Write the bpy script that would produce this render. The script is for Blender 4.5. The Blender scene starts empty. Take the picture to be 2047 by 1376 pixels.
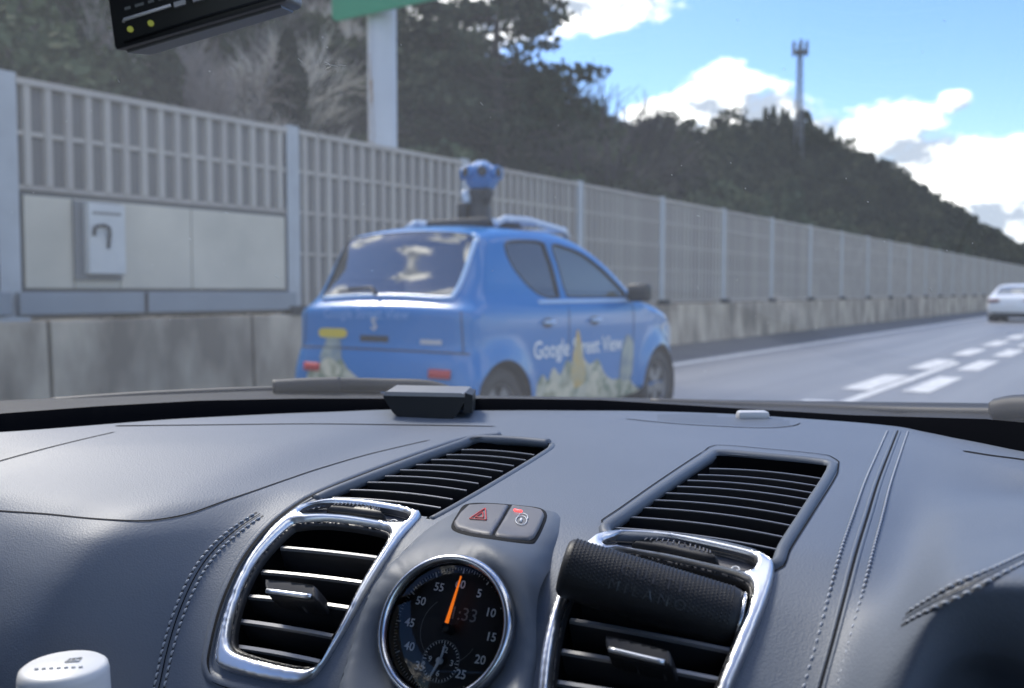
import bpy, bmesh, math, random
import numpy as np
from mathutils import Vector, Matrix
from mathutils.bvhtree import BVHTree
from mathutils.geometry import delaunay_2d_cdt

random.seed(7); rng = np.random.default_rng(7)
scene = bpy.context.scene
COL = scene.collection

# ------------------------------------------------------------------ camera
FPX, W0, H0 = 1900.0, 2047.0, 1376.0
PSI = math.atan(1287 / FPX); PIT = math.atan(105 / FPX)
CAM = np.array([0, 0, 1.17])
_c, _s = math.cos(PSI), math.sin(PSI)
_Fh = np.array([-_s, _c, 0.0]); CR = np.array([_c, _s, 0.0]); ZZ = np.array([0, 0, 1.0])
CF = _Fh * math.cos(PIT) - ZZ * math.sin(PIT); CU = _Fh * math.sin(PIT) + ZZ * math.cos(PIT)
cam = bpy.data.cameras.new('camera'); camo = bpy.data.objects.new('camera', cam); COL.objects.link(camo)
camo.matrix_world = Matrix(((CR[0], CU[0], -CF[0], CAM[0]), (CR[1], CU[1], -CF[1], CAM[1]), (CR[2], CU[2], -CF[2], CAM[2]), (0, 0, 0, 1)))
cam.sensor_fit = 'HORIZONTAL'; cam.sensor_width = 36; cam.lens = 36 * FPX / W0
cam.clip_start = 0.02; cam.clip_end = 6000
cam.dof.use_dof = True; cam.dof.focus_distance = 0.66; cam.dof.aperture_fstop = 8.5
scene.camera = camo
cy = scene.cycles; cy.max_bounces = 7; cy.diffuse_bounces = 3; cy.glossy_bounces = 3; cy.transmission_bounces = 2; cy.transparent_max_bounces = 10; cy.caustics_reflective = False; cy.caustics_refractive = False

# ------------------------------------------------------------------ exposure, world, sun
vs = scene.view_settings
vs.view_transform = 'Standard'; vs.look = 'None'; vs.exposure = 1.6; vs.gamma = 1; vs.use_curve_mapping = False
SUN_AZ = math.radians(72)      # degrees to the left of the road direction (+Y)
SUN_EL = math.radians(48)
sdir = Vector((-math.sin(SUN_AZ) * math.cos(SUN_EL), math.cos(SUN_AZ) * math.cos(SUN_EL), math.sin(SUN_EL)))
sun = bpy.data.lights.new('sun', 'SUN'); sun.energy = 1.3; sun.angle = math.radians(13); sun.color = (1, 0.93, 0.83)
suno = bpy.data.objects.new('sun', sun); COL.objects.link(suno)
suno.rotation_euler = sdir.to_track_quat('Z', 'Y').to_euler()

def pray(px, py):
    return CR * (px - 1023.5) / FPX - CU * (py - 688) / FPX + CF
def pdep(px, py, d): return CAM + pray(px, py) * d
def patX(px, py, X):
    d = pray(px, py); return CAM + d * (X / d[0])
def proj(P):
    P = np.asarray(P, float) - CAM
    dz = P @ CF
    return np.stack([1023.5 + FPX * (P @ CR) / dz, 688 - FPX * (P @ CU) / dz], -1)

world = bpy.data.worlds.new('World'); scene.world = world; world.use_nodes = True
def build_world():
    nt = world.node_tree; N = nt.nodes; Lk = nt.links
    N.clear()
    out = N.new('ShaderNodeOutputWorld'); bg = N.new('ShaderNodeBackground'); Lk.new(bg.outputs[0], out.inputs[0])
    sky = N.new('ShaderNodeTexSky'); sky.sky_type = 'NISHITA'; sky.sun_disc = False
    sky.sun_elevation = SUN_EL; sky.sun_rotation = -SUN_AZ
    sky.air_density = 1.0; sky.dust_density = 0.6; sky.ozone_density = 2.2; sky.altitude = 200
    bg.inputs[1].default_value = 0.088
    tc = N.new('ShaderNodeTexCoord')
    def math_(op, a, b=None, c=None, clamp=False):
        n = N.new('ShaderNodeMath'); n.operation = op; n.use_clamp = clamp
        for i, v in enumerate((a, b, c)):
            if v is None: continue
            if isinstance(v, (int, float)): n.inputs[i].default_value = v
            else: Lk.new(v, n.inputs[i])
        return n.outputs[0]
    def vmath(op, a, b):
        n = N.new('ShaderNodeVectorMath'); n.operation = op
        for i, v in enumerate((a, b)):
            if isinstance(v, tuple): n.inputs[i].default_value = v
            else: Lk.new(v, n.inputs[i])
        return n
    d = tc.outputs['Generated']
    def noise(vec, scale, det, rough):
        n = N.new('ShaderNodeTexNoise'); n.inputs['Scale'].default_value = scale; n.inputs['Detail'].default_value = det
        n.inputs['Roughness'].default_value = rough; Lk.new(vec, n.inputs['Vector']); return n.outputs['Fac']
    flat = vmath('MULTIPLY', d, (1, 1, 1.7)).outputs[0]
    fb = noise(flat, 9.0, 7, 0.58); fine = noise(flat, 22, 5, 0.6)
    up_v = vmath('ADD', flat, (-0.02, 0.004, 0.04)).outputs[0]
    fb2 = noise(up_v, 9.0, 7, 0.58)
    blobs = []
    # clouds in the view: pixel position, angular radius (fraction), weight
    for px, py, r in ((1330, 238, .046), (1430, 212, .054), (1470, 250, .055), (1530, 250, .055), (1600, 290, .06), (1660, 280, .06), (1720, 300, .06), (1770, 270, .06), (1830, 320, .06), (1870, 360, .055),
                      (1915, 206, .020), (1930, 400, .06), (1990, 380, .06), (2050, 350, .055), (2010, 450, .08), (2040, 420, .08), (1130, 10, .05), (1230, -15, .055), (930, 30, .08), (1030, 10, .07), (860, 20, .08)):
        v = pray(px, py); v = v / np.linalg.norm(v)
        blobs.append((tuple(v), r))
    rr = random.Random(5)
    for k in range(46):
        az = rr.uniform(-math.pi, math.pi); el = rr.uniform(0.06, 1.1) ** 1.2
        if -1.15 < -az < 0.35 and False: continue
        v = (math.sin(az) * math.cos(el), math.cos(az) * math.cos(el), math.sin(el))
        pp = np.array(v)
        if pp @ CF > 0.55: continue
        blobs.append((v, rr.uniform(.08, .22)))
    acc = None
    for v, r in blobs:
        df = vmath('SUBTRACT', d, v).outputs[0]
        df = vmath('MULTIPLY', df, (1, 1, 1.6)).outputs[0]
        ln = N.new('ShaderNodeVectorMath'); ln.operation = 'LENGTH'; Lk.new(df, ln.inputs[0])
        m = math_('MULTIPLY_ADD', ln.outputs['Value'], -1.0 / r, 1.0)
        m = math_('MAXIMUM', m, -1.0)
        acc = m if acc is None else math_('SMOOTH_MAX', acc, m, 0.35)
    n1 = math_('MULTIPLY_ADD', fb, 3.0, -1.45)
    n2 = math_('MULTIPLY_ADD', fine, 1.0, -0.5)
    dens = math_('ADD', math_('ADD', acc, n1), n2)
    mask = N.new('ShaderNodeMapRange'); mask.interpolation_type = 'SMOOTHSTEP'
    mask.inputs['From Min'].default_value = 0.0; mask.inputs['From Max'].default_value = 0.55; Lk.new(dens, mask.inputs['Value'])
    sh = math_('SUBTRACT', fb, fb2)
    shade = math_('MULTIPLY_ADD', sh, 6.0, 0.58, clamp=True)
    ramp = N.new('ShaderNodeMix'); ramp.data_type = 'RGBA'
    ramp.inputs[6].default_value = (2.3, 2.65, 3.2, 1); ramp.inputs[7].default_value = (11.5, 11.4, 11.1, 1)
    Lk.new(shade, ramp.inputs[0])
    hs = N.new('ShaderNodeHueSaturation'); hs.inputs['Saturation'].default_value = 1.28; hs.inputs['Hue'].default_value = 0.512; hs.inputs['Value'].default_value = 0.92
    Lk.new(sky.outputs[0], hs.inputs['Color'])
    mx = N.new('ShaderNodeMix'); mx.data_type = 'RGBA'
    Lk.new(mask.outputs[0], mx.inputs[0]); Lk.new(hs.outputs[0], mx.inputs[6]); Lk.new(ramp.outputs[2], mx.inputs[7])
    Lk.new(mx.outputs[2], bg.inputs[0])
build_world()

# ------------------------------------------------------------------ materials
MATS = {}
def mat(name, col, rough=0.5, metal=0.0, spec=0.5, ior=None, var=0.0, vscale=5.0, col2=None, bump=0.0, bscale=50.0, coat=0.0,
        emit=None, estr=0.0, vor=False, objrand=0.0, vdet=4, stretch=None, btype='noise'):
    if name in MATS: return MATS[name]
    m = bpy.data.materials.new(name); m.use_nodes = True; nt = m.node_tree; N = nt.nodes; L = nt.links
    b = N['Principled BSDF']
    b.inputs['Base Color'].default_value = (*col, 1); b.inputs['Roughness'].default_value = rough
    b.inputs['Metallic'].default_value = metal; b.inputs['Specular IOR Level'].default_value = spec
    if ior: b.inputs['IOR'].default_value = ior
    if coat: b.inputs['Coat Weight'].default_value = coat; b.inputs['Coat Roughness'].default_value = 0.06
    if emit: b.inputs['Emission Color'].default_value = (*emit, 1); b.inputs['Emission Strength'].default_value = estr
    tc = N.new('ShaderNodeTexCoord'); vec = tc.outputs['Object']
    if stretch:
        mp = N.new('ShaderNodeMapping'); mp.inputs['Scale'].default_value = stretch; L.new(vec, mp.inputs[0]); vec = mp.outputs[0]
    colout = None
    if col2 is not None:
        n = N.new('ShaderNodeTexVoronoi' if vor else 'ShaderNodeTexNoise'); n.inputs['Scale'].default_value = vscale
        if not vor: n.inputs['Detail'].default_value = vdet
        L.new(vec, n.inputs['Vector'])
        mr = N.new('ShaderNodeMapRange'); mr.inputs['From Min'].default_value = 0.5 - var; mr.inputs['From Max'].default_value = 0.5 + var
        src = n.outputs['Color'] if vor else n.outputs['Fac']
        L.new(src, mr.inputs['Value'])
        mx = N.new('ShaderNodeMix'); mx.data_type = 'RGBA'
        mx.inputs[6].default_value = (*col, 1); mx.inputs[7].default_value = (*col2, 1)
        L.new(mr.outputs[0], mx.inputs[0]); colout = mx.outputs[2]
    if objrand:
        oi = N.new('ShaderNodeObjectInfo'); hs = N.new('ShaderNodeHueSaturation')
        mr = N.new('ShaderNodeMapRange'); mr.inputs['To Min'].default_value = 1 - objrand; mr.inputs['To Max'].default_value = 1 + objrand
        L.new(oi.outputs['Random'], mr.inputs['Value']); L.new(mr.outputs[0], hs.inputs['Value'])
        mr2 = N.new('ShaderNodeMapRange'); mr2.inputs['To Min'].default_value = 0.5 - objrand * .08; mr2.inputs['To Max'].default_value = 0.5 + objrand * .05
        L.new(oi.outputs['Random'], mr2.inputs['Value']); L.new(mr2.outputs[0], hs.inputs['Hue'])
        if colout: L.new(colout, hs.inputs['Color'])
        else: hs.inputs['Color'].default_value = (*col, 1)
        colout = hs.outputs[0]
    if colout: L.new(colout, b.inputs['Base Color'])
    if bump:
        if btype == 'voronoi':
            n = N.new('ShaderNodeTexVoronoi'); n.inputs['Scale'].default_value = bscale; h = n.outputs['Distance']
        else:
            n = N.new('ShaderNodeTexNoise'); n.inputs['Scale'].default_value = bscale; n.inputs['Detail'].default_value = 5; h = n.outputs['Fac']
        L.new(vec, n.inputs['Vector'])
        bp = N.new('ShaderNodeBump'); bp.inputs['Strength'].default_value = bump; bp.inputs['Distance'].default_value = 0.3 / bscale
        L.new(h, bp.inputs['Height']); L.new(bp.outputs[0], b.inputs['Normal'])
    MATS[name] = m
    return m

M = dict(
    leather=mat('dash_leather', (.118, .141, .180), .53, spec=.52, col2=(.131, .155, .195), var=.25, vscale=9, bump=.30, bscale=750, btype='voronoi'),
    leather2=mat('pod_soft_plastic', (.095, .113, .142), .52, spec=.45, col2=(.105, .124, .154), var=.25, vscale=14, bump=.16, bscale=1100, btype='voronoi'),
    seam=mat('seam_black', (.008, .009, .011), .8, spec=.2),
    thread=mat('stitch_thread', (.42, .45, .50), .6),
    black=mat('black_plastic', (.012, .013, .015), .45, spec=.4, bump=.1, bscale=700),
    slat=mat('slat_plastic', (.020, .020, .022), .4, spec=.4, bump=.05, bscale=600),
    slatglint=mat('slat_edge_glint', (.24, .24, .245), .36, metal=.4),  # paler colour paints in sky light caught by the slat edges
    void=mat('duct_black', (.004, .004, .005), .9, spec=.1),
    chrome=mat('satin_chrome', (.78, .79, .80), .33, metal=1.0),
    bezel=mat('bezel_metal', (.60, .61, .63), .23, metal=1.0),
    dial=mat('dial_black', (.006, .0065, .008), .5, spec=.3),
    white=mat('white_paint_print', (.72, .73, .74), .5),
    dimw=mat('dim_segment', (.16, .17, .17), .5),
    orange=mat('needle_orange', (.85, .16, .01), .4, emit=(1, .2, .01), estr=.25),
    red=mat('red_mark', (.55, .05, .05), .5),
    redled=mat('red_led', (.8, .05, .05), .4, emit=(1, .06, .06), estr=1.0),
    button=mat('button_grey', (.15, .148, .158), .5, bump=.05, bscale=500),
    cap=mat('cap_white', (.80, .80, .78), .38, col2=(.74, .74, .73), var=.3, vscale=20),
    pebble=mat('pebbled_leather', (.012, .012, .013), .5, spec=.5, bump=.15, bscale=900, btype='voronoi'),
    emboss=mat('embossed_letter', (.04, .04, .043), .35),
    gadget=mat('gadget_black', (.010, .011, .014), .4, spec=.5),
    silver=mat('gadget_silver', (.50, .50, .51), .4, metal=.15),
    frit=mat('cowl_frit_black', (.004, .0045, .006), .9, spec=.0),
    cowl=mat('cowl_plastic', (.012, .014, .018), .65, spec=.2, col2=(.018, .020, .025), var=.2, vscale=12),
    rubber=mat('wiper_rubber', (.018, .019, .022), .6),
    headliner=mat('headliner', (.36, .36, .355), .9),
)

# ------------------------------------------------------------------ mesh helpers
def mesh_obj(name, V, F, m=None, parent=None, smooth=True, loc=None):
    me = bpy.data.meshes.new(name)
    V = [tuple(map(float, v)) for v in V] if not isinstance(V, list) else V
    me.from_pydata(V, [], F if isinstance(F, list) else [tuple(f) for f in F])
    if smooth: me.polygons.foreach_set('use_smooth', [True] * len(me.polygons))
    if m is not None: me.materials.append(m)
    me.update()
    o = bpy.data.objects.new(name, me); COL.objects.link(o)
    if parent is not None: o.parent = parent
    return o
def tag(o, label=None, cat=None, group=None, kind=None):
    if label: o['label'] = label
    if cat: o['category'] = cat
    if group: o['group'] = group
    if kind: o['kind'] = kind
    return o
def empty(name, label=None, cat=None, loc=(0, 0, 0), group=None, rz=0):
    o = bpy.data.objects.new(name, None); o.empty_display_size = .1; COL.objects.link(o); o.location = loc; o.rotation_euler = (0, 0, rz)
    return tag(o, label, cat, group)
class MB:
    def __init__(s): s.v = []; s.f = []
    def add(s, V, F):
        k = len(s.v); s.v += [tuple(map(float, v)) for v in V]; s.f += [tuple(i + k for i in f) for f in F]; return s
    def box(s, a, b):
        (x0, y0, z0), (x1, y1, z1) = a, b
        return s.add([(x0, y0, z0), (x1, y0, z0), (x1, y1, z0), (x0, y1, z0), (x0, y0, z1), (x1, y0, z1), (x1, y1, z1), (x0, y1, z1)],
                     [(0, 3, 2, 1), (4, 5, 6, 7), (0, 1, 5, 4), (1, 2, 6, 5), (2, 3, 7, 6), (3, 0, 4, 7)])
    def bbox(s, a, b, r):
        """box with chamfered edges"""
        (x0, y0, z0), (x1, y1, z1) = a, b
        bm = bmesh.new(); bmesh.ops.create_cube(bm, size=1)
        bmesh.ops.scale(bm, vec=(x1 - x0, y1 - y0, z1 - z0), verts=bm.verts)
        bmesh.ops.translate(bm, vec=((x0 + x1) / 2, (y0 + y1) / 2, (z0 + z1) / 2), verts=bm.verts)
        bmesh.ops.bevel(bm, geom=bm.edges[:], offset=r, segments=2, affect='EDGES', profile=.5)
        bm.verts.index_update()
        s.add([v.co for v in bm.verts], [tuple(v.index for v in f.verts) for f in bm.faces]); bm.free(); return s
    def hexa(s, P):
        return s.add(P, [(0, 3, 2, 1), (4, 5, 6, 7), (0, 1, 5, 4), (1, 2, 6, 5), (2, 3, 7, 6), (3, 0, 4, 7)])
    def tube(s, path, rad, n=8, cap=True):
        P = np.array(path, float); m = len(P); rad = np.broadcast_to(np.asarray(rad, float), (m,))
        T = np.gradient(P, axis=0); T /= np.linalg.norm(T, axis=1)[:, None] + 1e-12
        ref = np.array([0, 0, 1.0]) if abs(T[0][2]) < .9 else np.array([1.0, 0, 0])
        V = []; u = None
        for i in range(m):
            if u is None: u = np.cross(T[i], ref)
            else: u = u - T[i] * (u @ T[i])
            u = u / (np.linalg.norm(u) + 1e-12); w = np.cross(T[i], u)
            for k in range(n):
                a = 2 * math.pi * k / n; V.append(P[i] + rad[i] * (math.cos(a) * u + math.sin(a) * w))
        F = [(i * n + k, i * n + (k + 1) % n, (i + 1) * n + (k + 1) % n, (i + 1) * n + k) for i in range(m - 1) for k in range(n)]
        if cap: F += [tuple(range(n - 1, -1, -1)), tuple((m - 1) * n + k for k in range(n))]
        return s.add(V, F)
    def lathe(s, prof, n=32, M4=None):
        """profile of (r, h) turned round z"""
        V = []; m = len(prof)
        for r, h in prof:
            for k in range(n):
                a = 2 * math.pi * k / n; V.append((r * math.cos(a), r * math.sin(a), h))
        F = [(i * n + k, i * n + (k + 1) % n, (i + 1) * n + (k + 1) % n, (i + 1) * n + k) for i in range(m - 1) for k in range(n)]
        if M4 is not None: V = [tuple(M4 @ Vector(v)) for v in V]
        return s.add(V, F)
    def build(s, name, m, parent=None, smooth=False):
        o = mesh_obj(name, s.v, s.f, m, parent, smooth)
        return o
def shade_auto(o, ang=35):
    me = o.data
    me.polygons.foreach_set('use_smooth', [True] * len(me.polygons))
    try: me.set_sharp_from_angle(angle=math.radians(ang))
    except Exception: pass
    return o
def catmull(P, n=8, closed=False):
    P = np.array(P, float); out = []; m = len(P)
    rngi = range(m if closed else m - 1)
    for i in rngi:
        if closed: p0, p1, p2, p3 = P[(i - 1) % m], P[i], P[(i + 1) % m], P[(i + 2) % m]
        else: p0, p1, p2, p3 = P[max(i - 1, 0)], P[i], P[i + 1], P[min(i + 2, m - 1)]
        for k in range(n):
            t = k / n
            out.append(.5 * ((2 * p1) + (p2 - p0) * t + (2 * p0 - 5 * p1 + 4 * p2 - p3) * t * t + (3 * p1 - p0 - 3 * p2 + p3) * t ** 3))
    if not closed: out.append(P[-1])
    return np.array(out)
def resample(P, step, closed=False):
    P = np.array(P, float)
    if closed: P = np.vstack([P, P[:1]])
    d = np.linalg.norm(np.diff(P, axis=0), axis=1); c = np.concatenate([[0], np.cumsum(d)])
    n = max(2, int(round(c[-1] / step)) + 1); t = np.linspace(0, c[-1], n)
    out = np.stack([np.interp(t, c, P[:, k]) for k in range(P.shape[1])], 1)
    return out[:-1] if closed else out
def inpoly(pts, poly):
    pts = np.asarray(pts, float); poly = np.asarray(poly, float)
    x, y = pts[:, 0], pts[:, 1]; ins = np.zeros(len(pts), bool)
    x0, y0 = poly[-1]
    for x1, y1 in poly:
        if y1 != y0:
            cnd = ((y1 > y) != (y0 > y)) & (x < (x0 - x1) * (y - y1) / (y0 - y1) + x1)
            ins ^= cnd
        x0, y0 = x1, y1
    return ins
def polydist(pts, poly):
    pts = np.asarray(pts, float); poly = np.asarray(poly, float); best = np.full(len(pts), 1e9)
    A = poly; B = np.roll(poly, -1, 0)
    for a, b in zip(A, B):
        ab = b - a; t = np.clip(((pts - a) @ ab) / (ab @ ab + 1e-12), 0, 1)
        q = a + t[:, None] * ab; best = np.minimum(best, np.linalg.norm(pts - q, axis=1))
    return best
def cdt(loops, grid, keep_tol):
    """triangulate; loops = closed polylines as constraints; grid = extra points"""
    V = []; E = []
    for lp in loops:
        k = len(V); n = len(lp); V += [tuple(p) for p in lp]; E += [(k + i, k + (i + 1) % n) for i in range(n)]
    if len(grid):
        g = np.asarray(grid); ok = np.ones(len(g), bool)
        for lp in loops: ok &= polydist(g, lp) > keep_tol
        V += [tuple(p) for p in g[ok]]
    r = delaunay_2d_cdt([Vector(v) for v in V], E, [], 0, 1e-7)
    return np.array([tuple(v) for v in r[0]]), np.array([tuple(f) for f in r[2]], int)
def gridpts(poly, step):
    lo = np.min(poly, 0); hi = np.max(poly, 0)
    gx, gy = np.meshgrid(np.arange(lo[0] + step / 2, hi[0], step), np.arange(lo[1] + step / 2, hi[1], step))
    gx = gx + (np.arange(gx.shape[0]) % 2)[:, None] * step * .5
    g = np.stack([gx.ravel(), gy.ravel()], 1)
    return g[inpoly(g, poly)]
def submesh(V2, T, sel):
    used = np.unique(T[sel]); mp = -np.ones(len(V2), int); mp[used] = np.arange(len(used))
    return V2[used], mp[T[sel]]

TEXT_CACHE = {}
def text_mesh(s, size=1.0, bold=0.0):
    """2D triangulated outlines of a string, centred: (verts2d, faces)"""
    key = (s, bold)
    if key not in TEXT_CACHE:
        cu = bpy.data.curves.new('lettering', 'FONT'); cu.body = s; cu.align_x = 'CENTER'; cu.align_y = 'CENTER'; cu.offset = bold; cu.resolution_u = 3
        o = bpy.data.objects.new('lettering', cu); COL.objects.link(o)
        dg = bpy.context.evaluated_depsgraph_get(); me = bpy.data.meshes.new_from_object(o.evaluated_get(dg))
        V = np.array([tuple(v.co)[:2] for v in me.vertices]); F = [tuple(p.vertices) for p in me.polygons]
        bpy.data.objects.remove(o); bpy.data.curves.remove(cu); bpy.data.meshes.remove(me)
        TEXT_CACHE[key] = (V, F)
    V, F = TEXT_CACHE[key]
    return V * size, F

# ================================================================== the place outside
# ---- ground, road
ROAD_L, ROAD_R = -9.4, 9.5
WALLX = -8.73
m_asph = mat('asphalt', (.135, .137, .142), .5, spec=.6, col2=(.20, .202, .206), var=.2, vscale=1.5, stretch=(1.3, .05, 1), bump=.35, bscale=60, vdet=8)
m_asph2 = mat('shoulder_asphalt', (.06, .062, .067), .7, col2=(.095, .097, .10), var=.2, vscale=1.1, bump=.35, bscale=60, vdet=8)
m_line = mat('road_paint', (.74, .74, .72), .6, col2=(.42, .42, .42), var=.2, vscale=6, bump=.15, bscale=40, vdet=7)
m_earth = mat('earth', (.06, .065, .035), .9, col2=(.10, .085, .055), var=.2, vscale=.4, bump=.4, bscale=3)
def sheet(name, x0, x1, y0, y1, z, m, nx=1, ny=1, kind='structure', parent=None):
    xs = np.linspace(x0, x1, nx + 1); ys = np.linspace(y0, y1, ny + 1)
    V = [(x, y, z) for y in ys for x in xs]; F = [(j * (nx + 1) + i, j * (nx + 1) + i + 1, (j + 1) * (nx + 1) + i + 1, (j + 1) * (nx + 1) + i) for j in range(ny) for i in range(nx)]
    o = mesh_obj(name, V, F, m, parent, False)
    if kind: o['kind'] = kind
    return o
sheet('ground', -3000, 3000, -600, 4500, -.06, m_earth)
sheet('road', ROAD_L, ROAD_R, -60, 1500, 0.0, m_asph, 4, 60)
sheet('road_shoulder', WALLX - .3, -6.62, -60, 1500, .004, m_asph2, 1, 60)
sheet('edge_line', -6.42, -6.22, -40, 900, .008, m_line, 1, 90)
sheet('edge_line', 4.6, 4.8, -40, 900, .008, m_line, 1, 90)
lane = empty('lane_marking'); lane['kind'] = 'structure'
for k in range(-2, 14):
    y0 = 11.6 + 3.66 * k
    sheet('paint_block', -3.10, -2.78, y0, y0 + 2.3, .008, m_line, kind=None, parent=lane)
    sheet('paint_block', -2.43, -2.13, y0 + .1, y0 + 2.4, .008, m_line, kind=None, parent=lane)
for k in range(-1, 20):
    y0 = 9.0 + 20 * k
    sheet('paint_dash', -2.74, -2.61, y0, y0 + 8, .008, m_line, kind=None, parent=lane)

# ---- concrete parapet under the noise barrier
m_conc = mat('stained_concrete', (.55, .47, .36), .85, col2=(.21, .175, .135), var=.14, vscale=1.7, bump=.3, bscale=14, vdet=9, stretch=(1, 1, .45))
PY0, PP = 4.72, 3.52
wall = empty('concrete_parapet', 'weathered beige concrete parapet with dark vertical joints under the noise barrier', 'wall', (WALLX, 0, 0))
JP = 2.46
def wall_seg(y0, y1, name='wall_panel'):
    g = .022
    prof = [(.030, -.05), (.022, .30), (.010, .60), (.0, .87), (-.02, .89), (-.28, .89), (-.28, -.05)]
    n = len(prof)
    V = [(x, y, z) for y in (y0 + g, y1 - g) for x, z in prof]
    F = [(i, (i + 1) % n, n + (i + 1) % n, n + i) for i in range(n)] + [tuple(range(n - 1, -1, -1)), tuple(n + i for i in range(n))]
    return mesh_obj(name, V, F, m_conc, wall, False)
for k in range(-8, 40):
    y0 = 5.02 + JP * k; wall_seg(y0, y0 + JP)
MB().box((-.24, -20, 0), (-.06, 900, .86)).build('wall_core', M['seam'], wall)
for k in range(16):
    y0 = 5.02 + JP * 40 + 45 * k; wall_seg(y0, y0 + 45, 'far_wall_panel')

# ---- noise barrier
m_post = mat('galvanised_post', (.46, .48, .50), .5, metal=.1, col2=(.36, .375, .39), var=.25, vscale=3)
m_rib = mat('barrier_rib', (.50, .455, .40), .6, spec=.3, col2=(.38, .345, .305), var=.3, vscale=2, objrand=.10)
m_back = mat('barrier_back_panel', (.235, .22, .205), .7, spec=.3, col2=(.175, .165, .155), var=.3, vscale=1.2)
m_plate = mat('barrier_plate', (.64, .58, .47), .55, col2=(.48, .44, .36), var=.25, vscale=1.5)
m_beam = mat('steel_beam', (.27, .30, .33), .5, metal=.2, col2=(.22, .24, .27), var=.25, vscale=2)
m_gap = mat('dark_gap', (.03, .03, .032), .8)
TOPZ, MIDZ, LOWZ, BOTZ = 3.15, 2.655, 2.15, .89
bar = empty('noise_barrier', 'tall grey metal noise barrier of vertical ribs between pale steel posts', 'fence', (WALLX, 0, 0))
def share(name, me, parent, loc):
    o = bpy.data.objects.new(name, me); COL.objects.link(o); o.parent = parent; o.location = loc; return o
post_me = None; rib_top = rib_low = rib_long = None
bx = -.14
def bar_post(y):
    global post_me
    if post_me is None:
        mb = MB(); z0, z1 = .80, TOPZ + .05
        mb.box((bx + .02, -.10, z0), (bx + .045, .10, z1)); mb.box((bx - .10, -.10, z0), (bx - .075, .10, z1)); mb.box((bx - .075, -.012, z0), (bx + .02, .012, z1))
        mb.box((bx - .13, -.15, .892), (bx + .10, .15, .93))
        post_me = mb.build('post', m_post, bar).data
        o = bpy.data.objects[-1] if False else None
        for ob in bar.children: ob.location = (0, y, 0)
        return
    share('post', post_me, bar, (0, y, 0))
NB = 90
for k in range(-2, NB): bar_post(PY0 + PP * k)
def rib_mesh(z0, z1):
    mb = MB(); w0, w1, d = .046, .030, .05
    x0 = bx - .005
    V = [(x0, -w0, z0), (x0 + d, -w1, z0), (x0 + d, w1, z0), (x0, w0, z0), (x0, -w0, z1), (x0 + d, -w1, z1), (x0 + d, w1, z1), (x0, w0, z1)]
    mb.add(V, [(0, 1, 5, 4), (1, 2, 6, 5), (2, 3, 7, 6), (4, 5, 6, 7), (0, 3, 2, 1)])
    return mb
m_up = rib_mesh(LOWZ + .02, TOPZ - .04)
NR = 16
rib_short = None; rib_full = None
far = MB()
for k in range(-2, NB):
    y0 = PY0 + PP * k + .10; y1 = PY0 + PP * (k + 1) - .10
    mb = MB().box((bx - .05, y0, BOTZ + .02), (bx - .0055, y1, TOPZ - .01)); mb.build('back_panel', m_back, bar)
    rails = [(TOPZ - .05, TOPZ + .012), (MIDZ - .022, MIDZ + .022), (LOWZ - .022, LOWZ + .022)]
    if k >= 1: rails += [(1.62, 1.655)]
    rails += [(.93, .985)]
    if k < 12:
        for a, b in rails: MB().box((bx - .003, y0, a), (bx + (.058 if a > 3 else .026), y1, b)).build('rail', m_rib, bar)
    else:
        mb = MB()
        for a, b in rails: mb.box((bx - .003, y0, a), (bx + (.058 if a > 3 else .026), y1, b))
        o = mb.build('rail_set', m_rib, bar)
    lo = LOWZ + .022 if k <= 0 else .985
    for i in range(NR):
        y = y0 + (y1 - y0) * (i + .5) / NR
        if k < 7:
            if k <= 0:
                if rib_short is None: rib_short = rib_mesh(lo, TOPZ - .05).build('rib', m_rib, bar); rib_short.location = (0, y, 0)
                else: share('rib', rib_short.data, bar, (0, y, 0))
            else:
                if rib_full is None: rib_full = rib_mesh(lo, TOPZ - .05).build('rib', m_rib, bar); rib_full.location = (0, y, 0)
                else: share('rib', rib_full.data, bar, (0, y, 0))
        elif k < 60:
            q = rib_mesh(lo, TOPZ - .05); far.add([(v[0], v[1] + y, v[2]) for v in q.v], q.f)
o = far.build('far_ribs', m_rib, bar); o['kind'] = 'stuff'
# solid plates and beam in the two nearest bays
for k in (-2, -1, 0):
    y0 = PY0 + PP * k + .10; y1 = PY0 + PP * (k + 1) - .10
    MB().box((bx - .002, y0 + .02, 1.17), (bx + .035, y1 - .02, LOWZ - .05)).build('plate_backing', mat('backing_grey', (.13, .13, .125), .7), bar)
    if k == 0: cuts = [y0 + .03, y0 + .52, y0 + 1.02, y0 + 1.9, y1 - .06]
    else: cuts = np.linspace(y0 + .03, y1 - .05, 4)
    for a, b in zip(cuts[:-1], cuts[1:]):
        MB().bbox((bx + .03, a + .006, 1.20), (bx + .062, b - .006, LOWZ - .075), .006).build('plate', m_plate, bar)
    MB().bbox((bx + .02, y0 - .06 + (.02 if k else 0), .945), (bx + .13, y1 + .06, 1.165), .012).build('beam', m_beam, bar)
    MB().box((bx + .13, y0 + 1.25, .95), (bx + .136, y0 + 1.29, 1.16)).build('beam_joint', m_gap, bar)
for k in range(1, 40):
    y = PY0 + PP * k
    MB().box((bx + .02, y - .16, .885), (bx + .16, y + .16, .99)).build('base_bracket', m_gap, bar)
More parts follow.
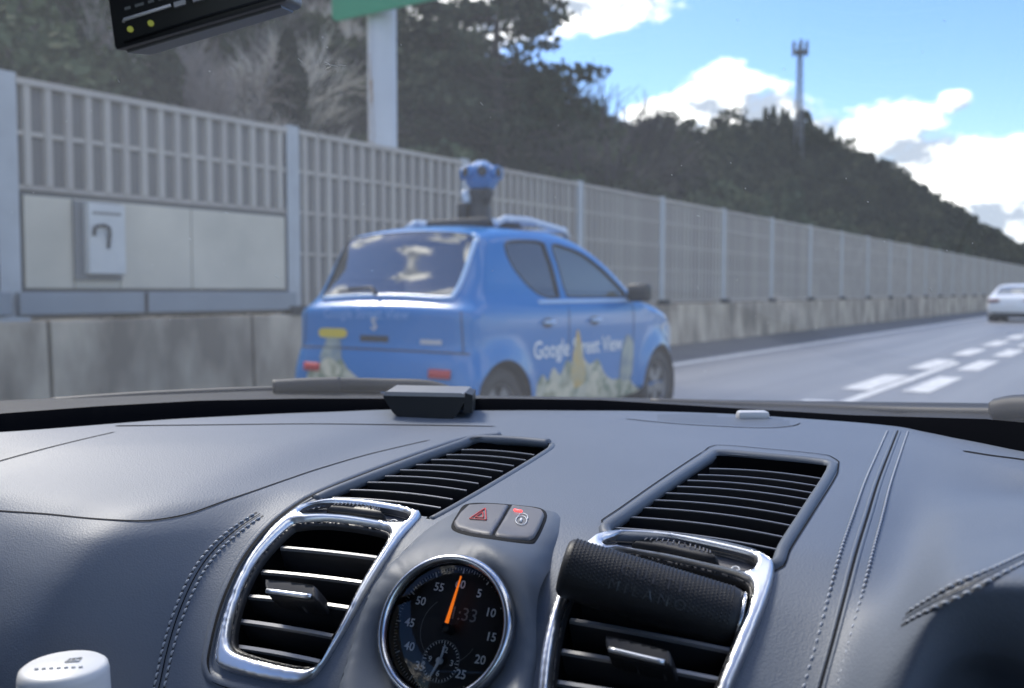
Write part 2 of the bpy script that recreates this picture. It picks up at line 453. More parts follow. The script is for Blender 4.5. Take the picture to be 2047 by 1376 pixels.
# switch box on the plates
box = empty('equipment_box', 'pale metal equipment box with dark handle mounted on the barrier plates', 'box', (WALLX, 0, 0))
by0, by1, bz0, bz1 = 5.42, 5.82, 1.34, 2.04
MB().bbox((bx + .063, by0 - .09, bz0 - .06), (bx + .10, by1 + .02, bz1 + .02), .005).build('backplate', mat('box_backplate_grey', (.20, .20, .20), .6), box)  # grey plate, wider than the door along one edge
MB().bbox((bx + .10, by0, bz0), (bx + .20, by1, bz1), .012).build('door', mat('box_white', (.60, .60, .58), .45, col2=(.5, .5, .49), var=.3, vscale=4), box)
hp = [(bx + .205, by0 + .05, 1.72), (bx + .235, by0 + .05, 1.80), (bx + .235, by0 + .14, 1.82), (bx + .235, by0 + .2, 1.78), (bx + .205, by0 + .2, 1.60)]
MB().tube(catmull(hp, 5), .016, 8).build('handle', m_gap, box, True)
MB().box((bx + .2, by0 + .04, 1.93), (bx + .203, by1 - .05, 1.955)).build('name_strip', m_back, box)

# ---- overhead sign behind the barrier
sg = patX(765, 285, -10.6)
sgn = empty('road_sign', 'green road sign panel on a thick white rust-streaked pole behind the barrier', 'sign', (-10.6, float(sg[1]), 0))
m_pole = mat('white_pole', (.56, .60, .65), .45, col2=(.48, .51, .56), var=.3, vscale=2)
rp = .235
MB().lathe([(rp, 0), (rp, 9.0), (rp * .9, 9.1), (0, 9.1)], 28).build('pole', m_pole, sgn, True)
def pole_streak(a0, a1, z0, z1, m, seed):
    r_ = random.Random(seed); V = []; n = 26
    for i in range(n):
        z = z0 + (z1 - z0) * i / (n - 1); taper = math.sin(math.pi * min(1, .15 + i / n)) * .5 + .5
        for s_ in (0, 1):
            a = a0 + (a1 - a0) * (.5 + (s_ - .5) * taper) + r_.uniform(-.07, .07)
            V.append(((rp + .002) * math.cos(a), (rp + .002) * math.sin(a), z))
    F = [(2 * i, 2 * i + 1, 2 * i + 3, 2 * i + 2) for i in range(n - 1)]
    return mesh_obj('rust_streak', V, F, m, sgn)
m_rust = mat('rust', (.24, .13, .06), .8, col2=(.42, .33, .24), var=.15, vscale=9, vdet=8)
for a0, a1, z0, z1, sd in ((-1.95, -1.45, 3.3, 4.6, 1), (-2.0, -1.75, 3.0, 3.5, 2), (-1.9, -1.7, 4.4, 5.0, 4)): pole_streak(a0, a1, z0, z1, m_rust, sd)
m_green = mat('sign_green', (.015, .32, .15), .4, col2=(.018, .28, .13), var=.3, vscale=2)
zs = float(patX(700, 26, -10.9)[2])
def rrect(x0, x1, z0, z1, r, n=6):
    pts = []
    for cx, cz, a0 in ((x1 - r, z1 - r, 0), (x0 + r, z1 - r, 90), (x0 + r, z0 + r, 180), (x1 - r, z0 + r, 270)):
        for i in range(n + 1):
            a = math.radians(a0 + 90 * i / n); pts.append((cx + r * math.cos(a), cz + r * math.sin(a)))
    return pts
def slab(name, pts, y0, y1, m, parent):
    n = len(pts); V = [(x, y, z) for y in (y0, y1) for x, z in pts]
    F = [tuple(range(n)), tuple(range(2 * n - 1, n - 1, -1))] + [(i, n + i, n + (i + 1) % n, (i + 1) % n) for i in range(n)]
    return mesh_obj(name, V, F, m, parent, False)
slab('sign_panel', rrect(-.75, 3.2, zs - .06, zs + 2.6, .12), -.38, -.32, m_green, sgn)
slab('sign_border', rrect(-.70, 3.15, zs - .01, zs + 2.55, .1), -.322, -.30, M['white'], sgn) if False else None
MB().box((-.3, -.32, zs + .5), (3.0, -.2, zs + .62)).build('bracket', m_pole, sgn)

# ---- hill
KY = np.array([-40, 30, 73, 97, 124, 165, 208, 256, 337, 421, 591, 800, 1100, 1500])
KZ = np.array([42, 35, 26.5, 22, 23.5, 28.5, 35, 34.5, 32.5, 27, 23, 17, 12, 8.]) * .97
def canopy(L, Y): return np.interp(Y, KY, KZ) * np.clip((L - 4) / 56, 0, 1.2) ** 1.35
def hillz(L, Y): return np.maximum(canopy(L, Y) - 7.0, -.3) * np.clip((L - 10) / 8, 0, 1) + .3 * np.clip((L - 10), 0, 1)
ls = np.concatenate([np.linspace(9.6, 70, 40), np.linspace(74, 160, 16)]); ys = np.linspace(-60, 1500, 300)
LL, YY = np.meshgrid(ls, ys)
zz = hillz(np.minimum(LL, 66), YY) - np.clip(LL - 66, 0, 200) * .25 + (rng.random(LL.shape) - .5) * .3 * (LL > 11)
V = np.stack([-LL, YY, zz], -1).reshape(-1, 3); nl = len(ls)
F = [(j * nl + i, (j + 1) * nl + i, (j + 1) * nl + i + 1, j * nl + i + 1) for j in range(len(ys) - 1) for i in range(nl - 1)]
m_hill = mat('forest_floor', (.13, .125, .095), .95, col2=(.21, .19, .15), var=.2, vscale=.25, bump=.5, bscale=2, vdet=8)
o = mesh_obj('hill', V, F, m_hill); o['kind'] = 'structure'

# ---- trees
def leafmat(name, c1, c2, sc):
    m = mat(name, c1, .85, spec=.06, col2=c2, var=.28, vscale=sc, objrand=.42, vdet=6)
    return m
m_con = leafmat('conifer_leaf', (.032, .045, .030), (.075, .092, .045), .6)
m_brd = leafmat('evergreen_leaf', (.038, .052, .032), (.10, .11, .055), .6)
m_pine = leafmat('pine_leaf', (.024, .034, .022), (.06, .07, .038), .7)
m_twig = leafmat('bare_twig', (.36, .335, .30), (.50, .465, .425), .8)
m_bark = mat('bark', (.075, .06, .05), .9, col2=(.12, .10, .085), var=.25, vscale=5, bump=.5, bscale=12)
def clump(pts, size, r_, flat=1.0):
    """a quad with a notch for every point, random turn"""
    n = len(pts); sz = size * (.6 + .8 * r_.random((n, 1)))
    a = r_.normal(size=(n, 3)); a[:, 2] *= flat; a /= np.linalg.norm(a, axis=1)[:, None]
    b = np.cross(a, r_.normal(size=(n, 3))); b /= np.linalg.norm(b, axis=1)[:, None]
    c = np.cross(a, b)
    P = np.stack([pts + sz * (b * .9), pts + sz * (c * .55 + b * .1), pts - sz * (b * .8) + sz * a * .2, pts - sz * (c * .6)], 1).reshape(-1, 3)
    F = [(4 * i, 4 * i + 1, 4 * i + 2, 4 * i + 3) for i in range(n)]
    return P, F
def tree_proto(kind, H, seed):
    r_ = np.random.default_rng(seed); mt = MB()
    if kind == 'conifer':
        mt.tube([(0, 0, -.4), (.04, 0, H * .5), (0, .03, H * .97)], [H * .018, H * .011, .02], 6)
        n = 1050; t = r_.random(n) ** .75; z = H * (.14 + .86 * t)
        R = H * .20 * (1 - t) ** .72 * (.75 + .45 * r_.random(n)) * (1 + .22 * np.sin(z * 2.7 + seed))
        th = r_.random(n) * 6.283; lob = 1 + .25 * np.sin(3 * th + seed + z * .6)
        rad = R * lob * np.sqrt(.35 + .65 * r_.random(n))
        P = np.stack([rad * np.cos(th), rad * np.sin(th), z - rad * .25], 1); size = H * .034
    elif kind == 'broad':
        mt.tube([(0, 0, -.4), (.1, .05, H * .3), (-.05, .1, H * .62)], [H * .028, H * .02, .05], 6)
        cs = []
        for i in range(15):
            a = r_.random() * 6.283; q = H * .30 * math.sqrt(r_.random()); zc = H * (.38 + .5 * r_.random())
            cs.append((q * math.cos(a), q * math.sin(a), zc, H * r_.uniform(.10, .19)))
            mt.tube([(0, 0, H * .3), (q * .5 * math.cos(a), q * .5 * math.sin(a), (H * .35 + zc) / 2), (q * math.cos(a), q * math.sin(a), zc)], [H * .011, H * .007, .02], 5)
        P = []
        for x, y, z, R in cs:
            k = int(105 * (R / (H * .14)) ** 1.5); d = r_.normal(size=(k, 3)); d /= np.linalg.norm(d, axis=1)[:, None]
            P.append(np.array([x, y, z]) + d * R * (.55 + .5 * r_.random((k, 1))) * np.array([1, 1, .75]))
        P = np.vstack(P); size = H * .030
    elif kind == 'pine':
        mt.tube([(0, 0, -.4), (.15, .1, H * .4), (-.1, .15, H * .75), (.05, 0, H * .97)], [H * .022, H * .017, H * .01, .03], 7)
        P = []
        for i in range(56):
            z0 = H * (.26 + .64 * r_.random()); a = r_.random() * 6.283; ln = H * (.27 * (1.1 - z0 / H) + .09) * r_.uniform(.6, 1.2)
            e = np.array([ln * math.cos(a), ln * math.sin(a), z0 + ln * .25])
            mt.tube([(0, 0, z0), (e[0] * .5, e[1] * .5, z0 + ln * .05), e], [.05, .03, .012], 4)
            for t_ in (.5, .75, 1.0):
                k = 32; c0 = np.array([0, 0, z0]) * (1 - t_) + e * t_
                P.append(c0 + r_.normal(size=(k, 3)) * np.array([.34, .34, .16]) * H / 14)
        P = np.vstack(P); size = H * .0135
    else:
        lens = []
        def branch(p, d, ln, rad, lev):
            e = p + d * ln; mid = p + d * ln * .5 + r_.normal(size=3) * ln * .04
            mt.tube([p, mid, e] if lev < 3 else [p, e], [rad, rad * .8, rad * .55] if lev < 3 else [rad, rad * .6], 5 if lev < 2 else 3, cap=False)
            if lev >= 4: return
            for i in range(5 if lev else 6):
                nd = d + r_.normal(size=3) * (.42 if lev else .5); nd[2] += .18; nd /= np.linalg.norm(nd)
                t = r_.uniform(.5, 1.0); branch(p + d * ln * t, nd, ln * r_.uniform(.55, .82), rad * .58, lev + 1)
        branch(np.array([0, 0, -.3]), np.array([0, 0, 1.0]), H * .36, H * .016, 0)
        return mt, None
    Pv, Fv = clump(P, size, r_)
    return mt, (Pv, Fv)
PROTO = {}
for kind, Hh, seeds, m_ in (('conifer', 9, (1, 2, 3, 4), m_con), ('broad', 8, (5, 6, 7, 8), m_brd), ('pine', 12, (9, 10), m_pine), ('bare', 8, (11, 12, 13), m_twig)):
    PROTO[kind] = []
    for sd in seeds:
        mt, cr = tree_proto(kind, Hh, sd)
        if cr is None:
            tr = MB(); nq = 0
            me_t = bpy.data.meshes.new('trunk'); me_c = bpy.data.meshes.new('crown')
            # trunk = first tube (10 verts * ...) ; twigs = the rest
            cut_v = 15; cut_f = 10
            me_t.from_pydata(mt.v[:cut_v], [], mt.f[:cut_f]); me_t.materials.append(m_bark)
            me_c.from_pydata(mt.v[cut_v:], [], [tuple(i - cut_v for i in f) for f in mt.f[cut_f:]]); me_c.materials.append(m_)
        else:
            me_t = bpy.data.meshes.new('trunk'); me_t.from_pydata(mt.v, [], mt.f); me_t.materials.append(m_bark)
            me_c = bpy.data.meshes.new('crown'); me_c.from_pydata([tuple(map(float, v)) for v in cr[0]], [], cr[1]); me_c.materials.append(m_)
        if kind == 'bare' and sd == 11: me_c.materials[0] = leafmat('dark_twig', (.10, .095, .09), (.16, .15, .14), .8)
        PROTO[kind].append((me_t, me_c, Hh))
TNAME = dict(conifer=('conifer_tree', 'dark pointed conifer in the wooded hillside behind the noise barrier', 'conifers on the hillside'),
             broad=('evergreen_tree', 'rounded dark evergreen tree in the wooded hillside behind the noise barrier', 'evergreen trees on the hillside'),
             pine=('pine_tree', 'dark open-crowned pine on the hillside', 'pines on the hillside'),
             bare=('bare_tree', 'leafless grey winter tree on the slope above the near noise barrier', 'bare trees on the slope'))
def plant(kind, i, X, Y, H, label=None, zoff=0, group=True, wide=1.0):
    me_t, me_c, h0 = PROTO[kind][i % len(PROTO[kind])]; s = H / h0
    nm, lb, gp = TNAME[kind]
    e = empty(nm, label or lb, 'tree', (X, Y, float(hillz(-X, Y)) - .15 + zoff), gp if label is None else None, rng.random() * 6.28)
    e.scale = (s * wide * rng.uniform(.9, 1.12), s * wide * rng.uniform(.9, 1.12), s)
    for n_, me in (('trunk', me_t), ('crown', me_c)):
        o = bpy.data.objects.new(n_, me); COL.objects.link(o); o.parent = e
    return e
# trees one can pick out
plant('pine', 0, -21.5, 31.0, 14.2, 'tall open-crowned tree with sky showing through, right of the white sign pole', wide=1.05)
plant('bare', 0, -24.0, 42.5, 14.5, 'fine-twigged leafless tree against the sky right of the open-crowned tree', wide=1.1)
plant('pine', 1, -24.5, 32.5, 12.5, 'tall dark tree just left of the open-crowned tree', wide=1.15)
# candidates scattered over the slope, nearest first
cand = []
y = 8.0
for L0 in np.arange(13, 69, 2.7):
    y = 4.0
    while y < 760:
        st = 2.7 + L0 * .012 + y * .004
        cand.append((L0 + rng.uniform(-1.1, 1.1), y + rng.uniform(-1, 1)))
        y += st
cand = np.array(cand)
px = proj(np.stack([-cand[:, 0], cand[:, 1], hillz(cand[:, 0], cand[:, 1]) + 5], 1))
ok = (px[:, 0] > -120) & (px[:, 0] < 2150)
cand = cand[ok]; px = px[ok]
dist = np.hypot(cand[:, 0], cand[:, 1])
order = np.argsort(dist)
def kind_of(L, Y, pxx, u):
    if pxx < 720: return 'bare' if u < .82 else ('broad' if u < .95 else 'conifer')
    if pxx < 1000: return 'broad' if u < .6 else ('conifer' if u < .9 else 'bare')
    if pxx < 1500: return 'broad' if u < .72 else ('conifer' if u < .9 else 'bare')
    return 'conifer' if u < .58 else 'broad'
farV = []; farF = []; nfar = 0; nind = 0
cap = dict(conifer=0, broad=0, bare=0)
for q in order:
    L0, Y0 = cand[q]; u = rng.random(); kd = kind_of(L0, Y0, px[q, 0], u)
    H = (8.2 if kd != 'bare' else 7.5) * rng.uniform(.62, 1.12)
    if L0 < 19 and kd == 'bare': continue
    if L0 < 18: H *= .62
    elif L0 < 26: H *= .8
    if cap[kd] < 150 and nind < 330:
        cap[kd] += 1; nind += 1
        plant(kd, int(rng.integers(0, 4)), -float(L0), float(Y0), float(H))
    elif L0 > 20 and (dist[q] < 220 or rng.random() < .8):
        me_t, me_c, h0 = PROTO['broad' if kd == 'bare' else kd][int(rng.integers(0, 4))]
        n = len(me_c.vertices)
        if ('np', me_c.name) not in TEXT_CACHE:
            a = np.empty(n * 3); me_c.vertices.foreach_get('co', a); TEXT_CACHE[('np', me_c.name)] = a.reshape(-1, 3)
        P = TEXT_CACHE[('np', me_c.name)]; nq = len(P) // 4
        frac = float(np.clip(70 / dist[q], .18, .6)); pick = np.sort(rng.choice(nq, int(nq * frac), replace=False))
        Q = P.reshape(-1, 4, 3)[pick]; cen = Q.mean(1, keepdims=True); Q = (cen + (Q - cen) * (1 / math.sqrt(frac))).reshape(-1, 3)
        a = rng.random() * 6.28; s = H / h0; ca, sa = math.cos(a) * s, math.sin(a) * s
        R = np.stack([Q[:, 0] * ca - Q[:, 1] * sa - L0, Q[:, 0] * sa + Q[:, 1] * ca + Y0, Q[:, 2] * s + float(hillz(L0, Y0)) - .2], 1)
        farV.append(R); nfar += 1
FV = np.vstack(farV); nq = len(FV) // 4
me = bpy.data.meshes.new('distant_forest'); me.vertices.add(len(FV)); me.vertices.foreach_set('co', FV.ravel())
me.loops.add(nq * 4); me.loops.foreach_set('vertex_index', np.arange(nq * 4)); me.polygons.add(nq)
me.polygons.foreach_set('loop_start', np.arange(0, nq * 4, 4)); me.update(calc_edges=True)
me.materials.append(mat('far_leaf', (.026, .036, .026), .9, spec=.05, col2=(.075, .082, .045), var=.22, vscale=.16, vdet=8))
o = bpy.data.objects.new('distant_forest', me); COL.objects.link(o); tag(o, 'dark evergreen forest covering the far hillside', 'forest', kind='stuff')
print('trees', nind, 'far', nfar, 'quads', nq)

# ---- radio mast on the ridge
tb = patX(1597, 262, -60.0); tt = patX(1603, 85, -60.0)
Ht = float(tt[2] - tb[2]) + 6
mast = empty('radio_mast', 'slim lattice radio mast with antennas on top of the wooded ridge', 'mast', (-60, float(tb[1]), float(tb[2]) - 6))
m_mast = mat('mast_steel', (.13, .14, .16), .5, metal=.3)
for i in range(4):
    a = math.pi / 4 + i * math.pi / 2
    MB().tube([(1.0 * math.cos(a), 1.0 * math.sin(a), 0), (.55 * math.cos(a), .55 * math.sin(a), Ht * .93)], .075, 6).build('leg', m_mast, mast)
mb = MB()
for k in range(13):
    z0 = Ht * .93 * k / 13; z1 = Ht * .93 * (k + 1) / 13
    for i in range(4):
        a, b = math.pi / 4 + i * math.pi / 2, math.pi / 4 + (i + 1) * math.pi / 2
        r0 = 1 - .45 * k / 13; r1 = 1 - .45 * (k + 1) / 13
        mb.tube([(r0 * math.cos(a), r0 * math.sin(a), z0), (r1 * math.cos(b), r1 * math.sin(b), z1)], .05, 4)
        mb.tube([(r1 * math.cos(a), r1 * math.sin(a), z1), (r1 * math.cos(b), r1 * math.sin(b), z1)], .05, 4)
mb.build('bracing', m_mast, mast)
MB().lathe([(.3, Ht * .9), (1.5, Ht * .9), (1.5, Ht * .92), (.3, Ht * .92)], 12).build('platform', m_mast, mast)
for i in range(6):
    a = i * math.pi / 3
    MB().box((1.45 * math.cos(a) - .14, 1.45 * math.sin(a) - .14, Ht * .88), (1.45 * math.cos(a) + .14, 1.45 * math.sin(a) + .14, Ht * 1.0)).build('antenna', m_mast, mast)
MB().tube([(0, 0, 0), (0, 0, Ht * 1.02)], .13, 8).build('core_pole', m_mast, mast)

# ================================================================== vehicles
def seg_smooth(P, n):
    for _ in range(n): P = (np.roll(P, 1, 0) + P * 2 + np.roll(P, -1, 0)) / 4
    return P
def make_shell(prof, wfun, crown, r, rx, parent, m_body, strip_regions, side_regions, arches, step=.06):
    """prof: closed side outline (y,z). Body = strip over the outline with rounded shoulders + two side sheets."""
    C = resample(catmull(prof, 8, True), .035, True); n = len(C)
    if np.sum(C[:, 0] * np.roll(C[:, 1], -1) - np.roll(C[:, 0], -1) * C[:, 1]) < 0: C = C[::-1]
    S = seg_smooth(C, 14); T = np.roll(S, -1, 0) - np.roll(S, 1, 0); T /= np.linalg.norm(T, axis=1)[:, None]
    Nn = np.stack([-T[:, 1], T[:, 0]], 1); Nn = seg_smooth(Nn, 10)          # inward
    arc = np.concatenate([[0], np.cumsum(np.linalg.norm(np.diff(np.vstack([C, C[:1]]), axis=0), axis=1))])
    Cc = np.vstack([C, C[:1]]); Nc = np.vstack([Nn, Nn[:1]])
    def at(s): return np.stack([np.interp(s, arc, Cc[:, k]) for k in (0, 1)], 1), np.stack([np.interp(s, arc, Nc[:, k]) for k in (0, 1)], 1)
    def strip_map(uv, off=0.0):
        s, q = uv[:, 0] % arc[-1], np.clip(uv[:, 1], -1, 1); p, nn = at(s)
        q0 = 1 - rx / .8; mm = np.clip((np.abs(q) - q0) / (1 - q0), 0, 1)
        ins = crown * q * q + r * (1 - np.sqrt(np.clip(1 - mm * mm, 0, 1)))
        yz = p + nn * (ins - off)[:, None] if not np.isscalar(off) else p + nn * (ins[:, None] - off)
        w = wfun(yz[:, 0], yz[:, 1]); x = q * w
        return np.stack([x, yz[:, 0], yz[:, 1]], 1)
    # strip
    qs = np.concatenate([[-1, -.985, -.955, -.915, -.87], np.linspace(-.8, .8, 23), [.87, .915, .955, .985, 1]])
    ss = np.linspace(0, arc[-1], n + 1)
    loops = [resample(np.array(p, float) * np.array([1, .8]), .03, True) for p in strip_regions.values()]
    g = np.stack([a.ravel() for a in np.meshgrid(ss, qs * .8)], 1)
    V2, T3 = cdt(loops, g, .008) if loops else cdt([], g, .001)
    cen = V2[T3].mean(1); lab = np.zeros(len(T3), int)
    for i, lp in enumerate(loops): lab[inpoly(cen, lp)] = i + 1
    V2u = V2 / np.array([1, .8]); V2u[:, 1] = np.clip(V2u[:, 1], -1, 1)
    out = {}
    def emit(name, V2_, T_, mp, m, flip):
        P = mp(V2_); F = [tuple(t[::-1]) if flip else tuple(t) for t in T_.tolist()]
        return P, F
    body = MB()
    v2, t3 = submesh(V2u, T3, lab == 0); body.add(strip_map(v2), [tuple(t) for t in t3.tolist()])
    for i, (nm, _) in enumerate(strip_regions.items()):
        v2, t3 = submesh(V2u, T3, lab == i + 1); out[nm] = (strip_map(v2, -.008), [tuple(t) for t in t3.tolist()])
    # sides
    side = C + Nn * (crown + r)
    def side_map(yz, sg, off=0.0):
        return np.stack([sg * (wfun(yz[:, 0], yz[:, 1]) + off), yz[:, 0], yz[:, 1]], 1)
    sl = [resample(side, .035, True)]
    al = []
    for cy, cz, rr_ in arches:
        a = np.linspace(-.25, math.pi + .25, 34); al.append(np.stack([cy + rr_ * np.cos(a), cz + rr_ * np.sin(a)], 1))
    rl = [resample(np.array(p, float), .03, True) for p in side_regions.values()]
    V2, T3 = cdt(sl + al + rl, gridpts(sl[0], step), .02)
    cen = V2[T3].mean(1); lab = np.where(inpoly(cen, sl[0]), 0, -1)
    for lp in al: lab[inpoly(cen, lp)] = -1
    for i, lp in enumerate(rl): lab[inpoly(cen, lp) & (lab >= 0)] = i + 1
    for sg in (-1, 1):
        v2, t3 = submesh(V2, T3, lab == 0)
        body.add(side_map(v2, sg), [tuple(t) if sg > 0 else tuple(t[::-1]) for t in t3.tolist()])
        for i, nm in enumerate(side_regions):
            v2, t3 = submesh(V2, T3, lab == i + 1)
            out[(nm, sg)] = (side_map(v2, sg, -.012), [tuple(t) if sg > 0 else tuple(t[::-1]) for t in t3.tolist()])
        # wheel-arch lips
    bo = body.build('body', m_body, parent, True)
    bm = bmesh.new(); bm.from_mesh(bo.data); bmesh.ops.remove_doubles(bm, verts=bm.verts, dist=.004); bmesh.ops.recalc_face_normals(bm, faces=bm.faces); bm.to_mesh(bo.data); bm.free()
    bo.data.polygons.foreach_set('use_smooth', [True] * len(bo.data.polygons))
    try: bo.data.set_sharp_from_angle(angle=math.radians(48))
    except Exception: pass
    return out, strip_map, side_map, at, arc[-1], C, arc
def wheel(parent, x, y, rad, sgx, m_tyre, m_rim, wdt=.17):
    e = None
    Mx = Matrix.Translation((x, y, rad)) @ Matrix.Rotation(math.pi / 2 * sgx, 4, 'Y')
    t = MB().lathe([(rad * .62, -wdt / 2), (rad * .9, -wdt / 2), (rad * .98, -wdt / 2 + .02), (rad, -wdt * .25), (rad, wdt * .25), (rad * .98, wdt / 2 - .02), (rad * .9, wdt / 2), (rad * .64, wdt / 2 - .005), (rad * .62, wdt / 2 - .03)], 36, Mx).build('tyre', m_tyre, parent, True)
    rb = MB().lathe([(rad * .64, wdt / 2 - .012), (rad * .60, wdt / 2 - .02), (rad * .56, 0), (0.001, 0)], 36, Mx)
    for k in range(5):
        a = 2 * math.pi * k / 5; ca, sa = math.cos(a), math.sin(a)
        P = []
        for hh in (.0, wdt / 2 - .03):
            for rr_, ww in ((.05, -.035), (rad * .6, -.05), (rad * .6, .05), (.05, .035)):
                P.append(Mx @ Vector((rr_ * ca - ww * sa, rr_ * sa + ww * ca, hh)))
        rb.hexa(P)
    rb.lathe([(.06, 0), (.06, wdt / 2 - .03), (.05, wdt / 2 - .022), (0.001, wdt / 2 - .022)], 16, Mx)
    rb.build('rim', m_rim, t)
    return t

m_blue = mat('blue_wrap', (.001, .145, .42), .28, spec=.45, col2=(.002, .16, .45), var=.3, vscale=1.5, coat=.35, bump=.02, bscale=5)
m_lblue = mat('glint_and_handle_blue', (.40, .58, .82), .3, coat=.5)  # pale blue paints sky highlights on glass and belt edges; also colours door handles
m_glassd = mat('tinted_glass', (.012, .015, .019), .03, spec=1.0, ior=1.9)
m_glassg = mat('side_glass', (.075, .09, .085), .04, spec=.8, ior=1.7)
m_glassk = mat('side_glass_dark', (.04, .045, .05), .04, spec=.8, ior=1.6)
m_tyre = mat('tyre_rubber', (.022, .022, .024), .8)
m_rim = mat('wheel_rim', (.22, .22, .23), .45, metal=.8)
m_blackp = mat('trim_black', (.02, .021, .023), .55)
m_tail = mat('tail_red', (.42, .02, .025), .45)
def ramp(x, pts): return np.interp(x, [p[0] for p in pts], [p[1] for p in pts])
def hatch():
    car = empty('blue_hatchback', 'blue wrapped hatchback with a roof camera driving in the left lane', 'car', (-4.66, 5.06, 0)); car.scale = (1.05, 1.0, 1.055)
    prof = [(.10, .22), (.02, .32), (.0, .5), (.02, .66), (.045, .74), (.05, .88), (.06, 1.0), (.125, 1.045), (.22, 1.18), (.33, 1.42), (.38, 1.50), (.46, 1.555),
            (.75, 1.59), (1.2, 1.603), (1.66, 1.585), (2.02, 1.50), (2.36, 1.33), (2.68, 1.13), (2.82, 1.07), (3.04, 1.035), (3.3, .97), (3.5, .88), (3.62, .72), (3.66, .5), (3.6, .28), (3.45, .2), (2.4, .2), (1.2, .2), (.4, .2)]
    def wf(y, z):
        w = ramp(z, [(.15, .77), (.3, .81), (.5, .825), (.75, .825), (.92, .82), (1.0, .812), (1.055, .77), (1.1, .75), (1.3, .70), (1.5, .63), (1.62, .60)])
        pl = ramp(y, [(0, .955), (.08, .98), (.2, .995), (.45, 1.0), (2.9, 1.0), (3.2, .96), (3.45, .87), (3.6, .76), (3.7, .66)])
        fl = 0
        for cy in (.42, 2.96):
            d = np.hypot(y - cy, z - .30); fl = fl + .035 * np.exp(-((d - .37) / .07) ** 2) * (z < .75)
        return w * pl + fl
    # arc positions along the outline are found below by probing, so the window is given by height
    C = resample(catmull(prof, 8, True), .035, True)
    if np.sum(C[:, 0] * np.roll(C[:, 1], -1) - np.roll(C[:, 0], -1) * C[:, 1]) < 0: C = C[::-1]
    arc = np.concatenate([[0], np.cumsum(np.linalg.norm(np.diff(np.vstack([C, C[:1]]), axis=0), axis=1))])
    def s_at(y, z): return arc[np.argmin(np.hypot(C[:, 0] - y, C[:, 1] - z))]
    s0, s1 = s_at(.165, 1.08), s_at(.40, 1.515)
    w0, w1 = s_at(1.90, 1.53), s_at(2.76, 1.09)
    rw = catmull([(s0, -.80), (s0, -.3), (s0, .3), (s0, .70), (s0 + (s1 - s0) * .10, .79), (s0 + (s1 - s0) * .5, .87), (s1 - (s1 - s0) * .12, .935), (s1, .90), (s1, .4), (s1, -.4), (s1, -.90), (s1 - (s1 - s0) * .12, -.935), (s0 + (s1 - s0) * .5, -.90), (s0 + (s1 - s0) * .10, -.87)], 5, True)
    lo, hi = min(w0, w1), max(w0, w1)
    ws = [(lo + .03, -.8), (lo + .03, .8), (hi - .03, .88), (hi - .03, -.88)]
    win_r = catmull([(.70, 1.40), (.76, 1.455), (1.0, 1.475), (1.24, 1.47), (1.275, 1.4), (1.30, 1.10), (1.24, 1.065), (1.08, 1.07), (.91, 1.14), (.74, 1.28)], 5, True)
    win_f = catmull([(1.385, 1.455), (1.6, 1.445), (1.86, 1.39), (2.15, 1.26), (2.38, 1.12), (2.41, 1.08), (2.28, 1.065), (1.9, 1.065), (1.46, 1.07), (1.41, 1.10), (1.38, 1.3)], 5, True)
    out, sm, dm, at, AL, C, arc = make_shell(prof, wf, .055, .075, .16, car, m_blue, {'rear_window': rw, 'windshield': ws}, {'rear_side_window': win_r, 'front_side_window': win_f}, [(.42, .30, .355), (2.96, .30, .355)])
    def put(nm, key, m):
        V, F = out[key]; return mesh_obj(nm, V, F, m, car, True)
    put('rear_window', 'rear_window', m_glassd); put('windshield', 'windshield', m_glassd)
    for sg in (-1, 1):
        put('side_window', ('rear_side_window', sg), m_glassk); put('side_window', ('front_side_window', sg), m_glassg)
    # beads along the glass edges
    def bead(nm, pts3, r_, m):
        p = np.vstack([pts3, pts3[:2]]); return MB().tube(p, r_, 6, cap=False).build(nm, m, car, True)
    nrw = len(rw); MB().tube(sm(np.array(rw)[:int(nrw * .52)], .006), .017, 6).build('window_trim_and_glint', m_lblue, car, True)  # pale bead paints a sky highlight along the rear window's bottom and right
    for sg in (-1, 1):
        for wn in (win_r, win_f): bead('window_trim_and_glint', dm(np.array(wn), sg, .0), .008, m_blackp)
        p = dm(np.stack([np.linspace(.95, 2.45, 24), np.full(24, 1.035)], 1), sg, .004); MB().tube(p, .016, 6).build('belt_glint', m_lblue, car, True)  # second bead: pale strip painting the sky reflection below the side windows
    # wheels + liners
    for cy in (.42, 2.96):
        for sg in (-1, 1):
            wheel(car, sg * .735, cy, .30, sg, m_tyre, m_rim)
            Mx = Matrix.Translation((sg * .70, cy, .30)) @ Matrix.Rotation(math.pi / 2 * sg, 4, 'Y')
            MB().lathe([(.36, .12), (.37, -.22), (0.001, -.22)], 30, Mx).build('wheel_liner', m_gap, car, True)
    MB().box((-.7, .3, .17), (.7, 3.4, .24)).build('floor_pan', m_gap, car)
